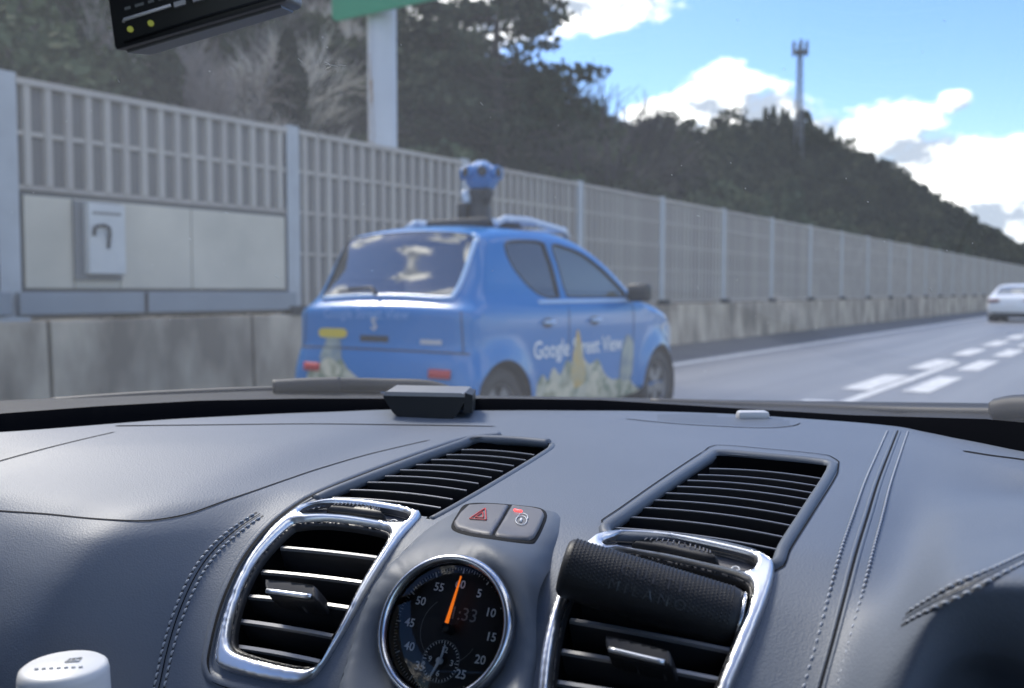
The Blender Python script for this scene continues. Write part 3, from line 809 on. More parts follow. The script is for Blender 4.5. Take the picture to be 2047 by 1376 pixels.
    # mirrors, handles
    for sg in (-1, 1):
        mb = MB(); mb.bbox((-.10, -.06, -.075), (.10, .06, .075), .035); V = [(v[0] + sg * .90, v[1] + 2.40, v[2] + 1.10) for v in mb.v]
        q = MB().add(V, mb.f); q.tube([(sg * .76, 2.44, 1.06), (sg * .84, 2.42, 1.08)], .025, 6); q.build('mirror', m_blackp, car, True)
        for hy in (.94, 1.66):
            p = dm(np.stack([np.linspace(hy, hy + .17, 7), np.full(7, .89)], 1), sg, .022); q = MB().tube(p, [.008, .014, .015, .015, .015, .014, .008], 6)
            q.build('door_handle', m_lblue, car, True)
            pc = dm(np.stack([hy + .085 + .075 * np.cos(np.linspace(0, 6.28, 15)[:-1]), .885 + .035 * np.sin(np.linspace(0, 6.28, 15)[:-1])], 1), sg, .003)
            mesh_obj('handle_recess', pc, [tuple(range(14)) if sg > 0 else tuple(range(13, -1, -1))], m_blackp, car, False)
        for ly in (1.335, 2.44):
            p = dm(np.stack([np.full(12, ly) + np.linspace(.02, -.03, 12), np.linspace(1.02, .30, 12)], 1), sg, .001); MB().tube(p, .004, 4).build('door_seam', m_blackp, car)
    # rear details
    sb = s_at(.06, .72)
    ring = np.linspace(-.93, .93, 30)
    def rear(pts, off):      # pts (x, z) on the rear face
        z = np.array([p[1] for p in pts]); x = np.array([p[0] for p in pts])
        back = C[C[:, 0] < .6]; ba = arc[:-1][C[:, 0] < .6]; oz = np.argsort(back[:, 1])
        s = np.interp(z, back[oz, 1], ba[oz]); p, nn = at(s); w = wf(p[:, 0], p[:, 1])
        return sm(np.stack([s, x / w], 1), off)
    MB().tube(rear([(x, .715) for x in np.linspace(-.76, .76, 30)], .002), .006, 4).build('bumper_seam', m_blackp, car)
    for sg in (-1, 1):
        g = np.array([(sg * (.50 + .16 * i / 8), .545 + .03 * j) for j in range(3) for i in range(9)]); V = rear(g, .012)
        F = [(j * 9 + i, j * 9 + i + 1, (j + 1) * 9 + i + 1, (j + 1) * 9 + i) for j in range(2) for i in range(8)]
        o = mesh_obj('reflector', V, F, m_tail, car, True); sl_ = o.modifiers.new('solid', 'SOLIDIFY'); sl_.thickness = .012; sl_.offset = 0
    for sg in (-1, 1): MB().tube(rear([(sg * (.70 + .02 * i / 9), 1.0 - .275 * i / 9) for i in range(10)], .001), .005, 4).build('tailgate_seam', m_blackp, car)
    g = np.array([(-.13 + .26 * i / 8, .765 + .022 * j) for j in range(3) for i in range(9)])
    mesh_obj('tailgate_handle', rear(g, .003), [(j * 9 + i, j * 9 + i + 1, (j + 1) * 9 + i + 1, (j + 1) * 9 + i) for j in range(2) for i in range(8)], m_blackp, car, True)
    g = np.array([(.40 + .17 * i / 8, .765 + .014 * j) for j in range(3) for i in range(9)])
    mesh_obj('badge', rear(g, .006), [(j * 9 + i, j * 9 + i + 1, (j + 1) * 9 + i + 1, (j + 1) * 9 + i) for j in range(2) for i in range(8)], M['silver'], car, True)
    # rear wiper
    MB().tube(rear([(-.05, 1.075), (-.12, 1.12), (-.35, 1.12)], .03), [.016, .012, .008], 6).build('wiper', m_blackp, car, True)
    MB().tube(rear([(-.45, 1.105), (-.25, 1.115), (-.1, 1.12)], .022), [.009, .011, .009], 5).build('wiper_blade', m_blackp, car, True)
    # lettering and printed scenery
    def rear_text(s, x, z, size, m, nm='lettering', bold=0):
        V2, F = text_mesh(s, size, bold); V = rear([(x + v[0], z + v[1]) for v in V2], .004); return mesh_obj(nm, V, F, m, car, False)
    m_let = mat('wrap_white', (.78, .80, .80), .4); m_letd = mat('wrap_pale', (.14, .32, .62), .4)
    rear_text('Google Street View', -.1, .955, .10, m_letd, bold=.01)
    rear_text('S', .0, .885, .12, M['silver'], 'emblem', .03)
    rear_text('IGNIS', .53, .60, .05, m_letd) if False else None
    def side_text(s, y, z, size, sg, m, bold=0):
        V2, F = text_mesh(s, size, bold); V = dm(np.stack([y + sg * V2[:, 0], z + V2[:, 1]], 1), sg, .004); return mesh_obj('lettering', V, F, m, car, False)
    for sg in (-1, 1): side_text('Google Street View', 1.52 if sg > 0 else 1.7, .69, .175, sg, m_let, .012)
    P_ = dict(cream=mat('print_cream', (.58, .54, .40), .45, col2=(.30, .30, .20), var=.08, vscale=9, vdet=2),
              green=mat('print_green', (.20, .24, .16), .45, col2=(.50, .48, .37), var=.07, vscale=8, vdet=2),
              ochre=mat('print_ochre', (.55, .36, .08), .45, col2=(.42, .36, .2), var=.12, vscale=9),
              grey=mat('print_grey', (.17, .22, .25), .45, col2=(.30, .34, .30), var=.1, vscale=7, vdet=3),
              yellow=mat('print_yellow', (.62, .47, .04), .45))
    def decal(poly, mp, m, off, step=.05):
        lp = resample(catmull(poly, 5, True), .025, True); V2, T3 = cdt([lp], gridpts(lp, step), .012)
        ins = inpoly(V2[T3].mean(1), lp); v2, t3 = submesh(V2, T3, ins)
        o = mesh_obj('printed_scenery', mp(v2, off), [tuple(t) for t in t3.tolist()], m, car, True); return o
    rm = lambda v2, off: rear([tuple(v) for v in v2], off)
    decal([(-.62, .42), (-.60, .56), (-.50, .60), (-.46, .68), (-.38, .70), (-.30, .66), (-.22, .58), (-.12, .52), (-.02, .47), (-.05, .40), (-.35, .38)], rm, P_['green'], .003)
    decal([(-.50, .62), (-.49, .72), (-.45, .80), (-.34, .80), (-.31, .72), (-.30, .63)], rm, P_['grey'], .004)
    decal([(-.52, .56), (-.44, .64), (-.36, .63), (-.28, .56), (-.36, .50)], rm, P_['cream'], .005)
    o = decal([(-.535, .79), (-.535, .845), (-.40, .85), (-.27, .845), (-.27, .79), (-.40, .787)], rm, P_['yellow'], .006)
    o['label'] = 'yellow bar of the printed picture on the tailgate'
    for sg in (1, -1):
        smp = lambda v2, off: dm(v2, sg, off)
        decal([(.86, .28), (.86, .44), (.95, .52), (1.02, .47), (1.10, .56), (1.2, .50), (1.3, .60), (1.42, .56), (1.52, .62), (1.66, .55), (1.8, .58), (1.92, .46), (2.1, .40), (2.3, .42), (2.45, .34), (2.5, .26), (1.7, .23), (1.2, .235)], smp, P_['green'], .003)
        decal([(1.36, .40), (1.38, .60), (1.42, .72), (1.47, .83), (1.52, .72), (1.56, .60), (1.58, .42)], smp, P_['ochre'], .0045)
        decal([(.95, .30), (1.0, .42), (1.12, .46), (1.22, .42), (1.34, .48), (1.42, .38), (1.3, .27)], smp, P_['cream'], .006)
        decal([(1.62, .30), (1.66, .44), (1.76, .50), (1.86, .42), (1.88, .30)], smp, P_['cream'], .006)
        decal([(2.2, .40), (2.22, .62), (2.32, .76), (2.42, .70), (2.44, .62), (2.40, .40)], smp, P_['grey'], .0045)
    # head lamps, grille
    for sg in (-1, 1):
        pl = dm(catmull([(3.02, .80), (3.22, .84), (3.42, .78), (3.46, .66), (3.3, .62), (3.12, .68)], 4, True), sg, .006)
        mesh_obj('headlight', pl, [tuple(range(len(pl))) if sg > 0 else tuple(range(len(pl) - 1, -1, -1))], mat('lamp_glass', (.75, .78, .8), .08, spec=1), car, True)
    # roof rig
    m_rack = mat('rack_pale', (.55, .62, .72), .35, coat=.3)
    for sg in (-1, 1):
        MB().tube([(sg * .42, .95, 1.60), (sg * .43, 1.05, 1.645), (sg * .43, 1.4, 1.65), (sg * .43, 1.95, 1.60), (sg * .42, 2.02, 1.545)], .026, 8).build('roof_rail', m_rack, car, True)
    for yy, zb in ((1.1, 1.64), (1.5, 1.635), (1.9, 1.60)): MB().bbox((-.46, yy - .03, zb - .02), (.46, yy + .03, zb + .012), .008).build('cross_bar', m_rack, car)
    MB().bbox((-.30, 1.02, 1.60), (.30, 1.55, 1.66), .02).build('rig_base', m_blackp, car)
    MB().lathe([(.13, 1.62), (.11, 1.66), (.085, 1.69), (.075, 1.85), (.085, 1.87), (.085, 1.90), (.03, 1.91)], 20, Matrix.Translation((.02, 1.32, 0))).build('camera_mast', m_blackp, car, True)
    MB().bbox((-.14, 1.22, 1.64), (-.06, 1.36, 1.80), .015).build('mast_box', m_blackp, car)
    rig = Matrix.Translation((.02, 1.34, 2.0))
    bm = bmesh.new(); bmesh.ops.create_icosphere(bm, subdivisions=1, radius=.162); bmesh.ops.bevel(bm, geom=bm.edges[:], offset=.02, segments=2, affect='EDGES')
    bmesh.ops.transform(bm, matrix=rig @ Matrix.Diagonal((1, 1, .95, 1)), verts=bm.verts); bm.verts.index_update()
    hd = mesh_obj('camera_head', [tuple(v.co) for v in bm.verts], [tuple(v.index for v in f.verts) for f in bm.faces], m_blue, car, False); bm.free()
    for k in range(7):
        a = 2 * math.pi * k / 7 - .94; Mx = rig @ Matrix.Rotation(a, 4, 'Z') @ Matrix.Translation((.138, 0, .03)) @ Matrix.Rotation(math.pi / 2, 4, 'Y')
        ln = MB().lathe([(.05, -.02), (.05, .025), (.04, .03)], 18, Mx).build('lens_ring', m_blue, hd, True)
        MB().lathe([(.04, .027), (.025, .036), (0.001, .04)], 18, Mx).build('lens', m_blackp, hd, True)
    for sx, m_ in ((-.105, m_rack), (.105, m_blackp)):
        MB().lathe([(.0, -.06), (.03, -.06), (.036, -.04), (.036, .03), (.03, .05), (0.001, .055)], 18, Matrix.Translation((.02 + sx, 1.28, 1.85)) @ Matrix.Rotation(.4 * (1 if sx > 0 else -1), 4, 'Y')).build('laser_scanner', m_, hd, True)
    return car
hatch()

m_wpaint = mat('white_car_paint', (.74, .76, .78), .3, coat=.4)
def sedan():
    car = empty('white_sedan', 'white sedan far ahead in the left lane at the right picture edge', 'car', (-4.55, 40.5, 0))
    prof = [(.15, .25), (.04, .35), (0, .55), (.03, .75), (.08, .92), (.2, .98), (.5, 1.0), (.75, 1.08), (1.15, 1.30), (1.5, 1.42), (2.0, 1.46), (2.5, 1.42), (3.0, 1.22), (3.35, 1.0), (3.9, .92), (4.4, .82), (4.58, .6), (4.55, .3), (4.3, .2), (2.2, .2), (.5, .22)]
    def wf(y, z):
        w = ramp(z, [(.2, .83), (.5, .89), (.8, .885), (.95, .86), (1.0, .82), (1.3, .68), (1.5, .60)])
        return w * ramp(y, [(0, .92), (.2, .97), (.6, 1), (3.8, 1), (4.3, .92), (4.6, .75)])
    C = resample(catmull(prof, 8, True), .035, True)
    if np.sum(C[:, 0] * np.roll(C[:, 1], -1) - np.roll(C[:, 0], -1) * C[:, 1]) < 0: C = C[::-1]
    arc = np.concatenate([[0], np.cumsum(np.linalg.norm(np.diff(np.vstack([C, C[:1]]), axis=0), axis=1))])
    def s_at(y, z): return arc[np.argmin(np.hypot(C[:, 0] - y, C[:, 1] - z))]
    a, b = s_at(.72, 1.07), s_at(1.3, 1.36); lo, hi = min(a, b), max(a, b)
    c, d = s_at(2.6, 1.39), s_at(3.25, 1.05); l2, h2 = min(c, d), max(c, d)
    wr = [(lo, -.85), (lo, .85), (hi, .8), (hi, -.8)]; wsd = [(l2, -.8), (l2, .8), (h2, .85), (h2, -.85)]
    sw = catmull([(1.0, 1.10), (1.3, 1.30), (1.8, 1.37), (2.4, 1.34), (2.9, 1.12), (2.9, 1.04), (2.0, 1.03), (1.2, 1.03)], 4, True)
    out, sm, dm, at, AL, C, arc = make_shell(prof, wf, .05, .06, .14, car, m_wpaint, {'rear_window': wr, 'windshield': wsd}, {'side_window': sw}, [(.95, .32, .37), (3.65, .32, .37)], step=.09)
    for k, nm in (('rear_window', 'rear_window'), ('windshield', 'windshield'), (('side_window', 1), 'side_window'), (('side_window', -1), 'side_window')):
        V, F = out[k]; mesh_obj(nm, V, F, mat('sedan_glass', (.10, .12, .14), .05, spec=1, ior=1.8), car)
    for cy in (.95, 3.65):
        for sg in (-1, 1):
            wheel(car, sg * .79, cy, .32, sg, m_tyre, m_rim, .2)
            Mx = Matrix.Translation((sg * .75, cy, .32)) @ Matrix.Rotation(math.pi / 2 * sg, 4, 'Y'); MB().lathe([(.375, .12), (.38, -.22), (0.001, -.22)], 24, Mx).build('wheel_liner', m_gap, car, True)
    MB().box((-.75, .3, .16), (.75, 4.2, .24)).build('floor_pan', m_gap, car)
    MB().bbox((-.68, -.012, .24), (.68, .10, .36), .01).build('rear_valance', m_blackp, car)
    for sg in (-1, 1):
        MB().bbox((sg * .62 - .2, .0, .76), (sg * .62 + .2, .16, .88), .02).build('tail_light', mat('tail_dark', (.16, .02, .02), .2, coat=.5), car)
        mb = MB(); mb.bbox((-.1, -.05, -.07), (.1, .05, .07), .03); MB().add([(v[0] + sg * .97, v[1] + 2.85, v[2] + 1.03) for v in mb.v], mb.f).build('mirror', m_wpaint, car, True)
    MB().bbox((-.22, -.002, .56), (.22, .04, .70), .005).build('licence_plate', M['white'], car)
sedan()
#@@INTERIOR@@
# ================================================================== own car: frame turned 8 degrees, origin at the eye
PHI = math.radians(8)
DA = np.array([math.cos(PHI), math.sin(PHI), 0]); DB = np.array([-math.sin(PHI), math.cos(PHI), 0])
def dw(a, b, z): return CAM + a * DA + b * DB + z * ZZ
def dwv(P): P = np.asarray(P, float); return CAM + P[:, :1] * DA + P[:, 1:2] * DB + P[:, 2:3] * ZZ
PCEN = [(.927, -.150), (.932, -.128), (.922, -.1195), (.85, -.1225), (.72, -.131), (.62, -.139), (.55, -.148), (.505, -.164), (.465, -.193), (.435, -.228), (.412, -.275), (.40, -.35), (.40, -.46)]
def cowl_b(a): return np.interp(a, [-1.1, -.95, -.82, -.738, -.656, -.537, -.425, -.316, -.196, -.066, .033, .15, .3, .5], [.10, .28, .43, .525, .67, .795, .852, .903, .927, .907, .80, .72, .60, .40])
def prof_at(a, kind):
    cb = cowl_b(a)
    if kind == 'pass':
        f_ = np.clip((cb - .43) / (.74 - .43), 0.12, 1.2)
        P = [(cb + .004, -.150), (cb + .008, -.128), (cb, -.1185), (.43 + (cb - .43) * .78, -.1215), (.43 + (cb - .43) * .52, -.128), (.43 + (cb - .43) * .30, -.138), (.43 + (cb - .43) * .11, -.149), (.434, -.162), (.409, -.184), (.389, -.214), (.375, -.258), (.368, -.35), (.38, -.46)]
        if cb < .50: P = [(b - .01 * k / 3, z) for k, (b, z) in enumerate(P)]
        return P
    if kind == 'drv':
        return [(cb + .004, -.150), (cb + .008, -.128), (cb, -.1195), (cb - .06, -.123), (.70, -.133), (.62, -.137), (.55, -.138), (.49, -.134), (.462, -.134), (.452, -.142), (.462, -.165), (.53, -.23), (.56, -.46)]
    if kind == 'drv_in':
        return [(cb + .004, -.150), (cb + .008, -.128), (cb, -.1195), (cb - .06, -.1225), (.71, -.133), (.615, -.143), (.55, -.149), (.50, -.155), (.468, -.162), (.446, -.178), (.43, -.22), (.425, -.30), (.43, -.46)]
    P = list(PCEN); sc = (cb - .60) / (.922 - .60)
    return [(b if b < .6 else .6 + (b - .6) * sc, z) for b, z in P]
KEYS = [(-1.08, 'pass'), (-.95, 'pass'), (-.82, 'pass'), (-.74, 'pass'), (-.66, 'pass'), (-.58, 'pass'), (-.52, 'pass'), (-.455, 'cen'), (-.38, 'cen'), (-.30, 'cen'), (-.22, 'cen'), (-.14, 'cen'), (-.06, 'cen'),
        (-.035, 'drv_in'), (-.008, 'drv'), (.04, 'drv'), (.12, 'drv'), (.22, 'drv'), (.35, 'drv'), (.48, 'drv')]
KA = np.array([k[0] for k in KEYS]); KP = np.array([prof_at(a, k) for a, k in KEYS])
for i, (a, k) in enumerate(KEYS):            # the instrument hood arches over the driver
    if k == 'drv': KP[i, 5:10, 1] += .030 * math.sin(math.pi * np.clip((a + .03) / .44, 0, 1))
TT = np.linspace(0, 1, KP.shape[1])
def herm(xk, Y, x):
    """catmull-style cubic through irregular knots (vectorised on last axes of Y)"""
    d = np.diff(Y, axis=0) / np.diff(xk).reshape(-1, *([1] * (Y.ndim - 1)))
    m = np.concatenate([d[:1], (d[:-1] + d[1:]) / 2, d[-1:]]) * .8
    i = np.clip(np.searchsorted(xk, x) - 1, 0, len(xk) - 2); h = (xk[i + 1] - xk[i]); t = (x - xk[i]) / h
    sh = (-1,) + (1,) * (Y.ndim - 1); t = t.reshape(sh); h = h.reshape(sh)
    return Y[i] * (2 * t ** 3 - 3 * t ** 2 + 1) + m[i] * h * (t ** 3 - 2 * t ** 2 + t) + Y[i + 1] * (-2 * t ** 3 + 3 * t ** 2) + m[i + 1] * h * (t ** 3 - t ** 2)
na, nt_ = 470, 250
av = np.linspace(-1.06, .46, na); tv = np.linspace(0, 1, nt_)
G1 = herm(KA, KP, av)                       # na x 13 x 2
for _ in range(2): G1[1:-1] = (G1[:-2] + 2 * G1[1:-1] + G1[2:]) / 4
G2 = np.transpose(herm(TT, np.transpose(G1, (1, 0, 2)), tv), (1, 0, 2))    # na x nt x 2
GP = dwv(np.stack([np.repeat(av[:, None], nt_, 1), G2[..., 0], G2[..., 1]], -1).reshape(-1, 3))
quads = np.array([(i * nt_ + j, i * nt_ + j + 1, (i + 1) * nt_ + j + 1, (i + 1) * nt_ + j) for i in range(na - 1) for j in range(nt_ - 1)])
BV = BVHTree.FromPolygons([Vector(p) for p in GP], quads.tolist())
gn = GP.reshape(na, nt_, 3); NRM = np.cross(np.gradient(gn, axis=1), np.gradient(gn, axis=0)); NRM /= np.linalg.norm(NRM, axis=2)[..., None] + 1e-12
NRM = NRM.reshape(-1, 3)
if NRM[(na // 2) * nt_ + 60][2] < 0: NRM = -NRM
CAMV = Vector(CAM)
def hit(px, py, bv=None):
    d = Vector(pray(px, py)); r = (bv or BV).ray_cast(CAMV, d.normalized())
    if r[0] is None: return np.array(pdep(px, py, .6)), np.array([0, -.6, .8])
    n = np.array(r[1]); p = np.array(r[0])
    if bv is None or bv is BV:
        q = quads[r[2]]; w = 1 / (np.linalg.norm(GP[q] - p, axis=1) + 1e-5); n = (NRM[q] * w[:, None]).sum(0)
    n = n / np.linalg.norm(n)
    if n @ np.array(d) > 0: n = -n
    return p, n
def hits(P, off=0.0, bv=None):
    out = []
    for x, y in P:
        p, n = hit(x, y, bv); out.append(p + n * off)
    return np.array(out)
dash = empty('dashboard', 'dark blue-grey leather dashboard with centre vents and round clock', 'dashboard')

# ---- outlines in picture coordinates, laid on the dash surface
SL_L = catmull([(930, 886), (948, 881), (1040, 883), (1098, 889), (1090, 900), (1000, 955), (900, 1012), (858, 1032), (760, 1006), (665, 998), (645, 999), (672, 985), (760, 950), (850, 915)], 4, True)
SL_R = catmull([(1418, 922), (1440, 913), (1540, 921), (1645, 932), (1652, 942), (1610, 1010), (1560, 1090), (1545, 1122), (1500, 1098), (1380, 1072), (1230, 1062), (1215, 1060), (1250, 1036), (1330, 980)], 4, True)
FR_L = catmull([(612, 1010), (660, 1001), (720, 1001), (790, 1011), (838, 1025), (840, 1036), (800, 1082), (745, 1168), (690, 1266), (640, 1345), (615, 1366), (590, 1371), (520, 1360), (455, 1343), (434, 1325), (436, 1290), (455, 1215), (492, 1128), (540, 1062), (580, 1027)], 4, True)
IN_L = catmull([(575, 1056), (600, 1046), (650, 1043), (710, 1049), (765, 1060), (781, 1071), (772, 1092), (735, 1150), (690, 1236), (652, 1312), (635, 1332), (610, 1338), (550, 1328), (485, 1309), (463, 1290), (466, 1245), (485, 1180), (520, 1115)], 4, True)
TH_L = catmull([(600, 1028), (632, 1012), (700, 1012), (775, 1022), (815, 1032), (818, 1040), (806, 1047), (770, 1045), (700, 1034), (640, 1030)], 4, True)
FR_R = catmull([(1183, 1079), (1215, 1067), (1260, 1065), (1330, 1070), (1420, 1085), (1510, 1106), (1543, 1122), (1550, 1145), (1535, 1205), (1500, 1295), (1462, 1385), (1445, 1440), (1420, 1462), (1110, 1440), (1078, 1420), (1076, 1376), (1086, 1290), (1108, 1205), (1142, 1130)], 4, True)
IN_R = catmull([(1180, 1125), (1215, 1108), (1260, 1106), (1340, 1122), (1430, 1142), (1487, 1160), (1503, 1180), (1497, 1215), (1465, 1295), (1428, 1388), (1410, 1425), (1390, 1440), (1125, 1420), (1102, 1405), (1102, 1376), (1112, 1290), (1135, 1200)], 4, True)
TH_R = catmull([(1205, 1090), (1235, 1076), (1280, 1075), (1350, 1083), (1440, 1102), (1503, 1119), (1511, 1132), (1503, 1144), (1480, 1146), (1420, 1132), (1330, 1112), (1240, 1096)], 4, True)
def shrink(poly, d):
    poly = np.array(poly, float); c = np.roll(poly, -1, 0) - np.roll(poly, 1, 0); n = np.stack([-c[:, 1], c[:, 0]], 1); n /= np.linalg.norm(n, axis=1)[:, None]
    if not inpoly((poly[:1] + n[:1] * 3), poly)[0]: n = -n
    return poly + n * d
# clock frame, fitted to the dial
E3 = np.array([.987, .163, -.009]); E12 = np.array([-.073, .488, .869]); E3 /= np.linalg.norm(E3); E12 -= E3 * (E12 @ E3); E12 /= np.linalg.norm(E12); EN = np.cross(E3, E12)
_p, _n = hit(886, 1253)
CD = float(((_p + _n * .0125 - CAM - EN * .0105) @ _n) / (pray(900, 1260) @ _n))
print('clock depth', CD)
CC = CAM + pray(900, 1260) * CD; RN = .0484 * CD
RB = RN * 1.37
CHOLE = proj(np.array([CC + EN * .0055 + RB * 1.13 * (math.cos(t) * E3 + math.sin(t) * E12) for t in np.linspace(0, 2 * math.pi, 49)[:-1]]))
POD = catmull([(655, 1470), (672, 1400), (695, 1310), (728, 1215), (775, 1135), (830, 1072), (880, 1030), (925, 1002), (965, 992), (1040, 996), (1112, 1010), (1130, 1022), (1130, 1045), (1110, 1105), (1090, 1180), (1078, 1270), (1068, 1376), (1062, 1470)], 5, True)
cutters = [CHOLE, shrink(POD, 22), shrink(SL_L, -4), shrink(SL_R, -6), shrink(FR_L, 9), shrink(FR_R, 9)]
gpx = proj(GP)
# faces of the dash grid that look at the camera and fall inside an outline are opened
qc = GP[quads].mean(1); qpx = proj(qc); facing = np.einsum('ij,ij->i', NRM[quads[:, 0]], CAM - qc) > 0
openq = np.zeros(len(quads), bool)
for cpoly in cutters: openq |= inpoly(qpx, cpoly)
# (the openings follow the outlines on the visible skin of the dash)
keep = ~(openq & facing & ((qc - CAM) @ CF > .2))
used = np.unique(quads[keep]); mp_ = -np.ones(len(GP), int); mp_[used] = np.arange(len(used))
skin = mesh_obj('dash_skin', GP[used], mp_[quads[keep]].tolist(), M['leather'], dash, True)

def plate(name, outer, holes, H, w, m, parent, step=7, bv=None, base=-.003, hfun=None, hw=1.0, pfun=None, smooth=0):
    loops = [resample(outer, step * .8, True)] + [resample(h, step * .8, True) for h in holes]
    V2, T3 = cdt(loops + [resample(shrink(outer, w * k), step * .9, True) for k in (.15, .45, 1.0)] + ([resample(shrink(h, -w * k), step * .9, True) for h in holes for k in (.15, .45, 1.0)] if hw < 10 else []), gridpts(loops[0], step), step * .4)
    cen = V2[T3].mean(1); ok = inpoly(cen, loops[0])
    for h in loops[1:]: ok &= ~inpoly(cen, h)
    v2, t3 = submesh(V2, T3, ok)
    d = polydist(v2, loops[0])
    for h in (loops[1:] if hw < 10 else []): d = np.minimum(d, polydist(v2, h) * hw)
    k = np.clip(d / w, 0, 1); hh = base + (H - base) * np.sqrt(np.clip(1 - (1 - k) ** 2, 0, 1))
    if hfun is not None: hh = base + (hh - base) * hfun(v2)
    P = []
    for (x, y), h_ in zip(v2, hh):
        p, n = hit(x, y, bv); P.append(p + n * h_)
    P = np.array(P); F = t3.tolist()
    if pfun is not None: P = pfun(P, v2)
    if smooth:
        E_ = np.vstack([t3[:, [0, 1]], t3[:, [1, 2]], t3[:, [2, 0]]]); inner = d > 1e-3
        if hw >= 10:
            for h in loops[1:]: inner &= polydist(v2, h) > .6
        for _ in range(smooth):
            acc = np.zeros_like(P); cnt = np.zeros(len(P))
            for i_, j_ in ((0, 1), (1, 0)): np.add.at(acc, E_[:, i_], P[E_[:, j_]]); np.add.at(cnt, E_[:, i_], 1)
            P = np.where(inner[:, None], P * .4 + .6 * acc / np.maximum(cnt, 1)[:, None], P)
    a, b, c = P[t3[:, 0]], P[t3[:, 1]], P[t3[:, 2]]
    nn = np.cross(b - a, c - a); flip = (np.einsum('ij,ij->i', nn, CAM - a) < 0)
    F = [tuple(f[::-1]) if fl else tuple(f) for f, fl in zip(F, flip)]
    return mesh_obj(name, P, F, m, parent, True)
def duct(name, poly, depth, m, parent, lift=0.0, spread=1.0):
    lp = resample(poly, 10, True); P0 = []; N0 = []
    for x, y in lp:
        p, n = hit(x, y); P0.append(p + n * lift); N0.append(n)
    P0 = np.array(P0); n = np.mean(N0, 0); n /= np.linalg.norm(n)
    P1 = P0 - n * depth; k = len(lp)
    F = [(i, (i + 1) % k, k + (i + 1) % k, k + i) for i in range(k)] + [tuple(k + i for i in range(k))]
    return mesh_obj(name, np.vstack([P0, P1]), F, m, parent, False)
def slat(parent, p0, p1, bow, sink, th, depth, tilt, m):
    t = np.linspace(0, 1, 13); P = np.array([(p0[0] + (p1[0] - p0[0]) * u, p0[1] + (p1[1] - p0[1]) * u - bow * 4 * u * (1 - u)) for u in t])
    A, Nn = [], []
    for x, y in P:
        p, n = hit(x, y); A.append(p - n * sink); Nn.append(n)
    A = np.array(A); n = np.mean(Nn, 0); n /= np.linalg.norm(n); ax = A[-1] - A[0]; ax /= np.linalg.norm(ax)
    fwd = np.cross(n, ax); fwd = fwd if fwd @ DB > 0 else -fwd
    inn = -n * math.cos(tilt) + fwd * math.sin(tilt); thv = np.cross(inn, ax); thv /= np.linalg.norm(thv)
    V = []
    for p in A:
        for o_, d_ in ((-.32, 0.0), (.32, 0.0), (.5, th * .5), (.5, depth), (-.5, depth), (-.5, th * .5)): V.append(p + thv * th * o_ + inn * d_)
    k = len(A); F = [(i * 6 + j, i * 6 + (j + 1) % 6, (i + 1) * 6 + (j + 1) % 6, (i + 1) * 6 + j) for i in range(k - 1) for j in range(6)]
    F += [tuple(range(5, -1, -1)), tuple((k - 1) * 6 + j for j in range(6))]
    o = mesh_obj('slat', V, F, m, parent, True); o.data.materials.append(M['slatglint'])
    for i in range(len(A) - 1):
        for j in (0, 1, 5): o.data.polygons[i * 6 + j].material_index = 1
    return shade_auto(o, 30)

# ---- upper slot vents
def crop(o, s, pts): return [((o[0] + a / s, o[1] + b / s), (o[0] + c / s, o[1] + d / s)) for a, b, c, d in pts]
SLOT_L = crop((400, 860), 2.667, [(1405, 95, 1770, 120), (1325, 122, 1725, 148), (1245, 148, 1660, 178), (1165, 175, 1600, 208), (1080, 203, 1540, 240), (1000, 235, 1470, 272), (905, 268, 1405, 308), (815, 308, 1330, 355), (720, 350, 1265, 400)])
SLOT_R = crop((1050, 860), 2.667, [(1000, 195, 1595, 250), (940, 228, 1565, 288), (885, 258, 1540, 325), (830, 290, 1515, 360), (770, 325, 1480, 405), (705, 362, 1455, 448), (640, 402, 1420, 498), (575, 452, 1385, 560), (500, 510, 1345, 625)])
def slot_vent(poly, slats, lab):
    v = empty('air_slot'); v.parent = dash; v['label'] = lab
    duct('duct', shrink(poly, -3), .05, M['void'], v, lift=-.0005)
    for p0, p1 in slats:
        e = (p1[0] - p0[0]) * .03
        slat(v, (p0[0] - e, p0[1] - e * .1), (p1[0] + e, p1[1] + e * .1), (p1[0] - p0[0]) * .022, .0015, .0014, .022, .12, M['slat'])
    return v
vL = slot_vent(SL_L, SLOT_L, 'black upper air slot nearer the passenger'); vR = slot_vent(SL_R, SLOT_R, 'black upper air slot nearer the driver')
def lip(name, path, r_, m, parent, sink=.4, n=8, closed=False, step=8):
    P = hits(resample(path, step, closed), 0); P = np.vstack([P, P[:2]]) if closed else P
    Nn = np.array([hit(*q)[1] for q in resample(path, step, closed)]); Nn = np.vstack([Nn, Nn[:2]]) if closed else Nn
    return MB().tube(P - Nn * r_ * sink, r_, n, cap=not closed).build(name, m, parent, True)
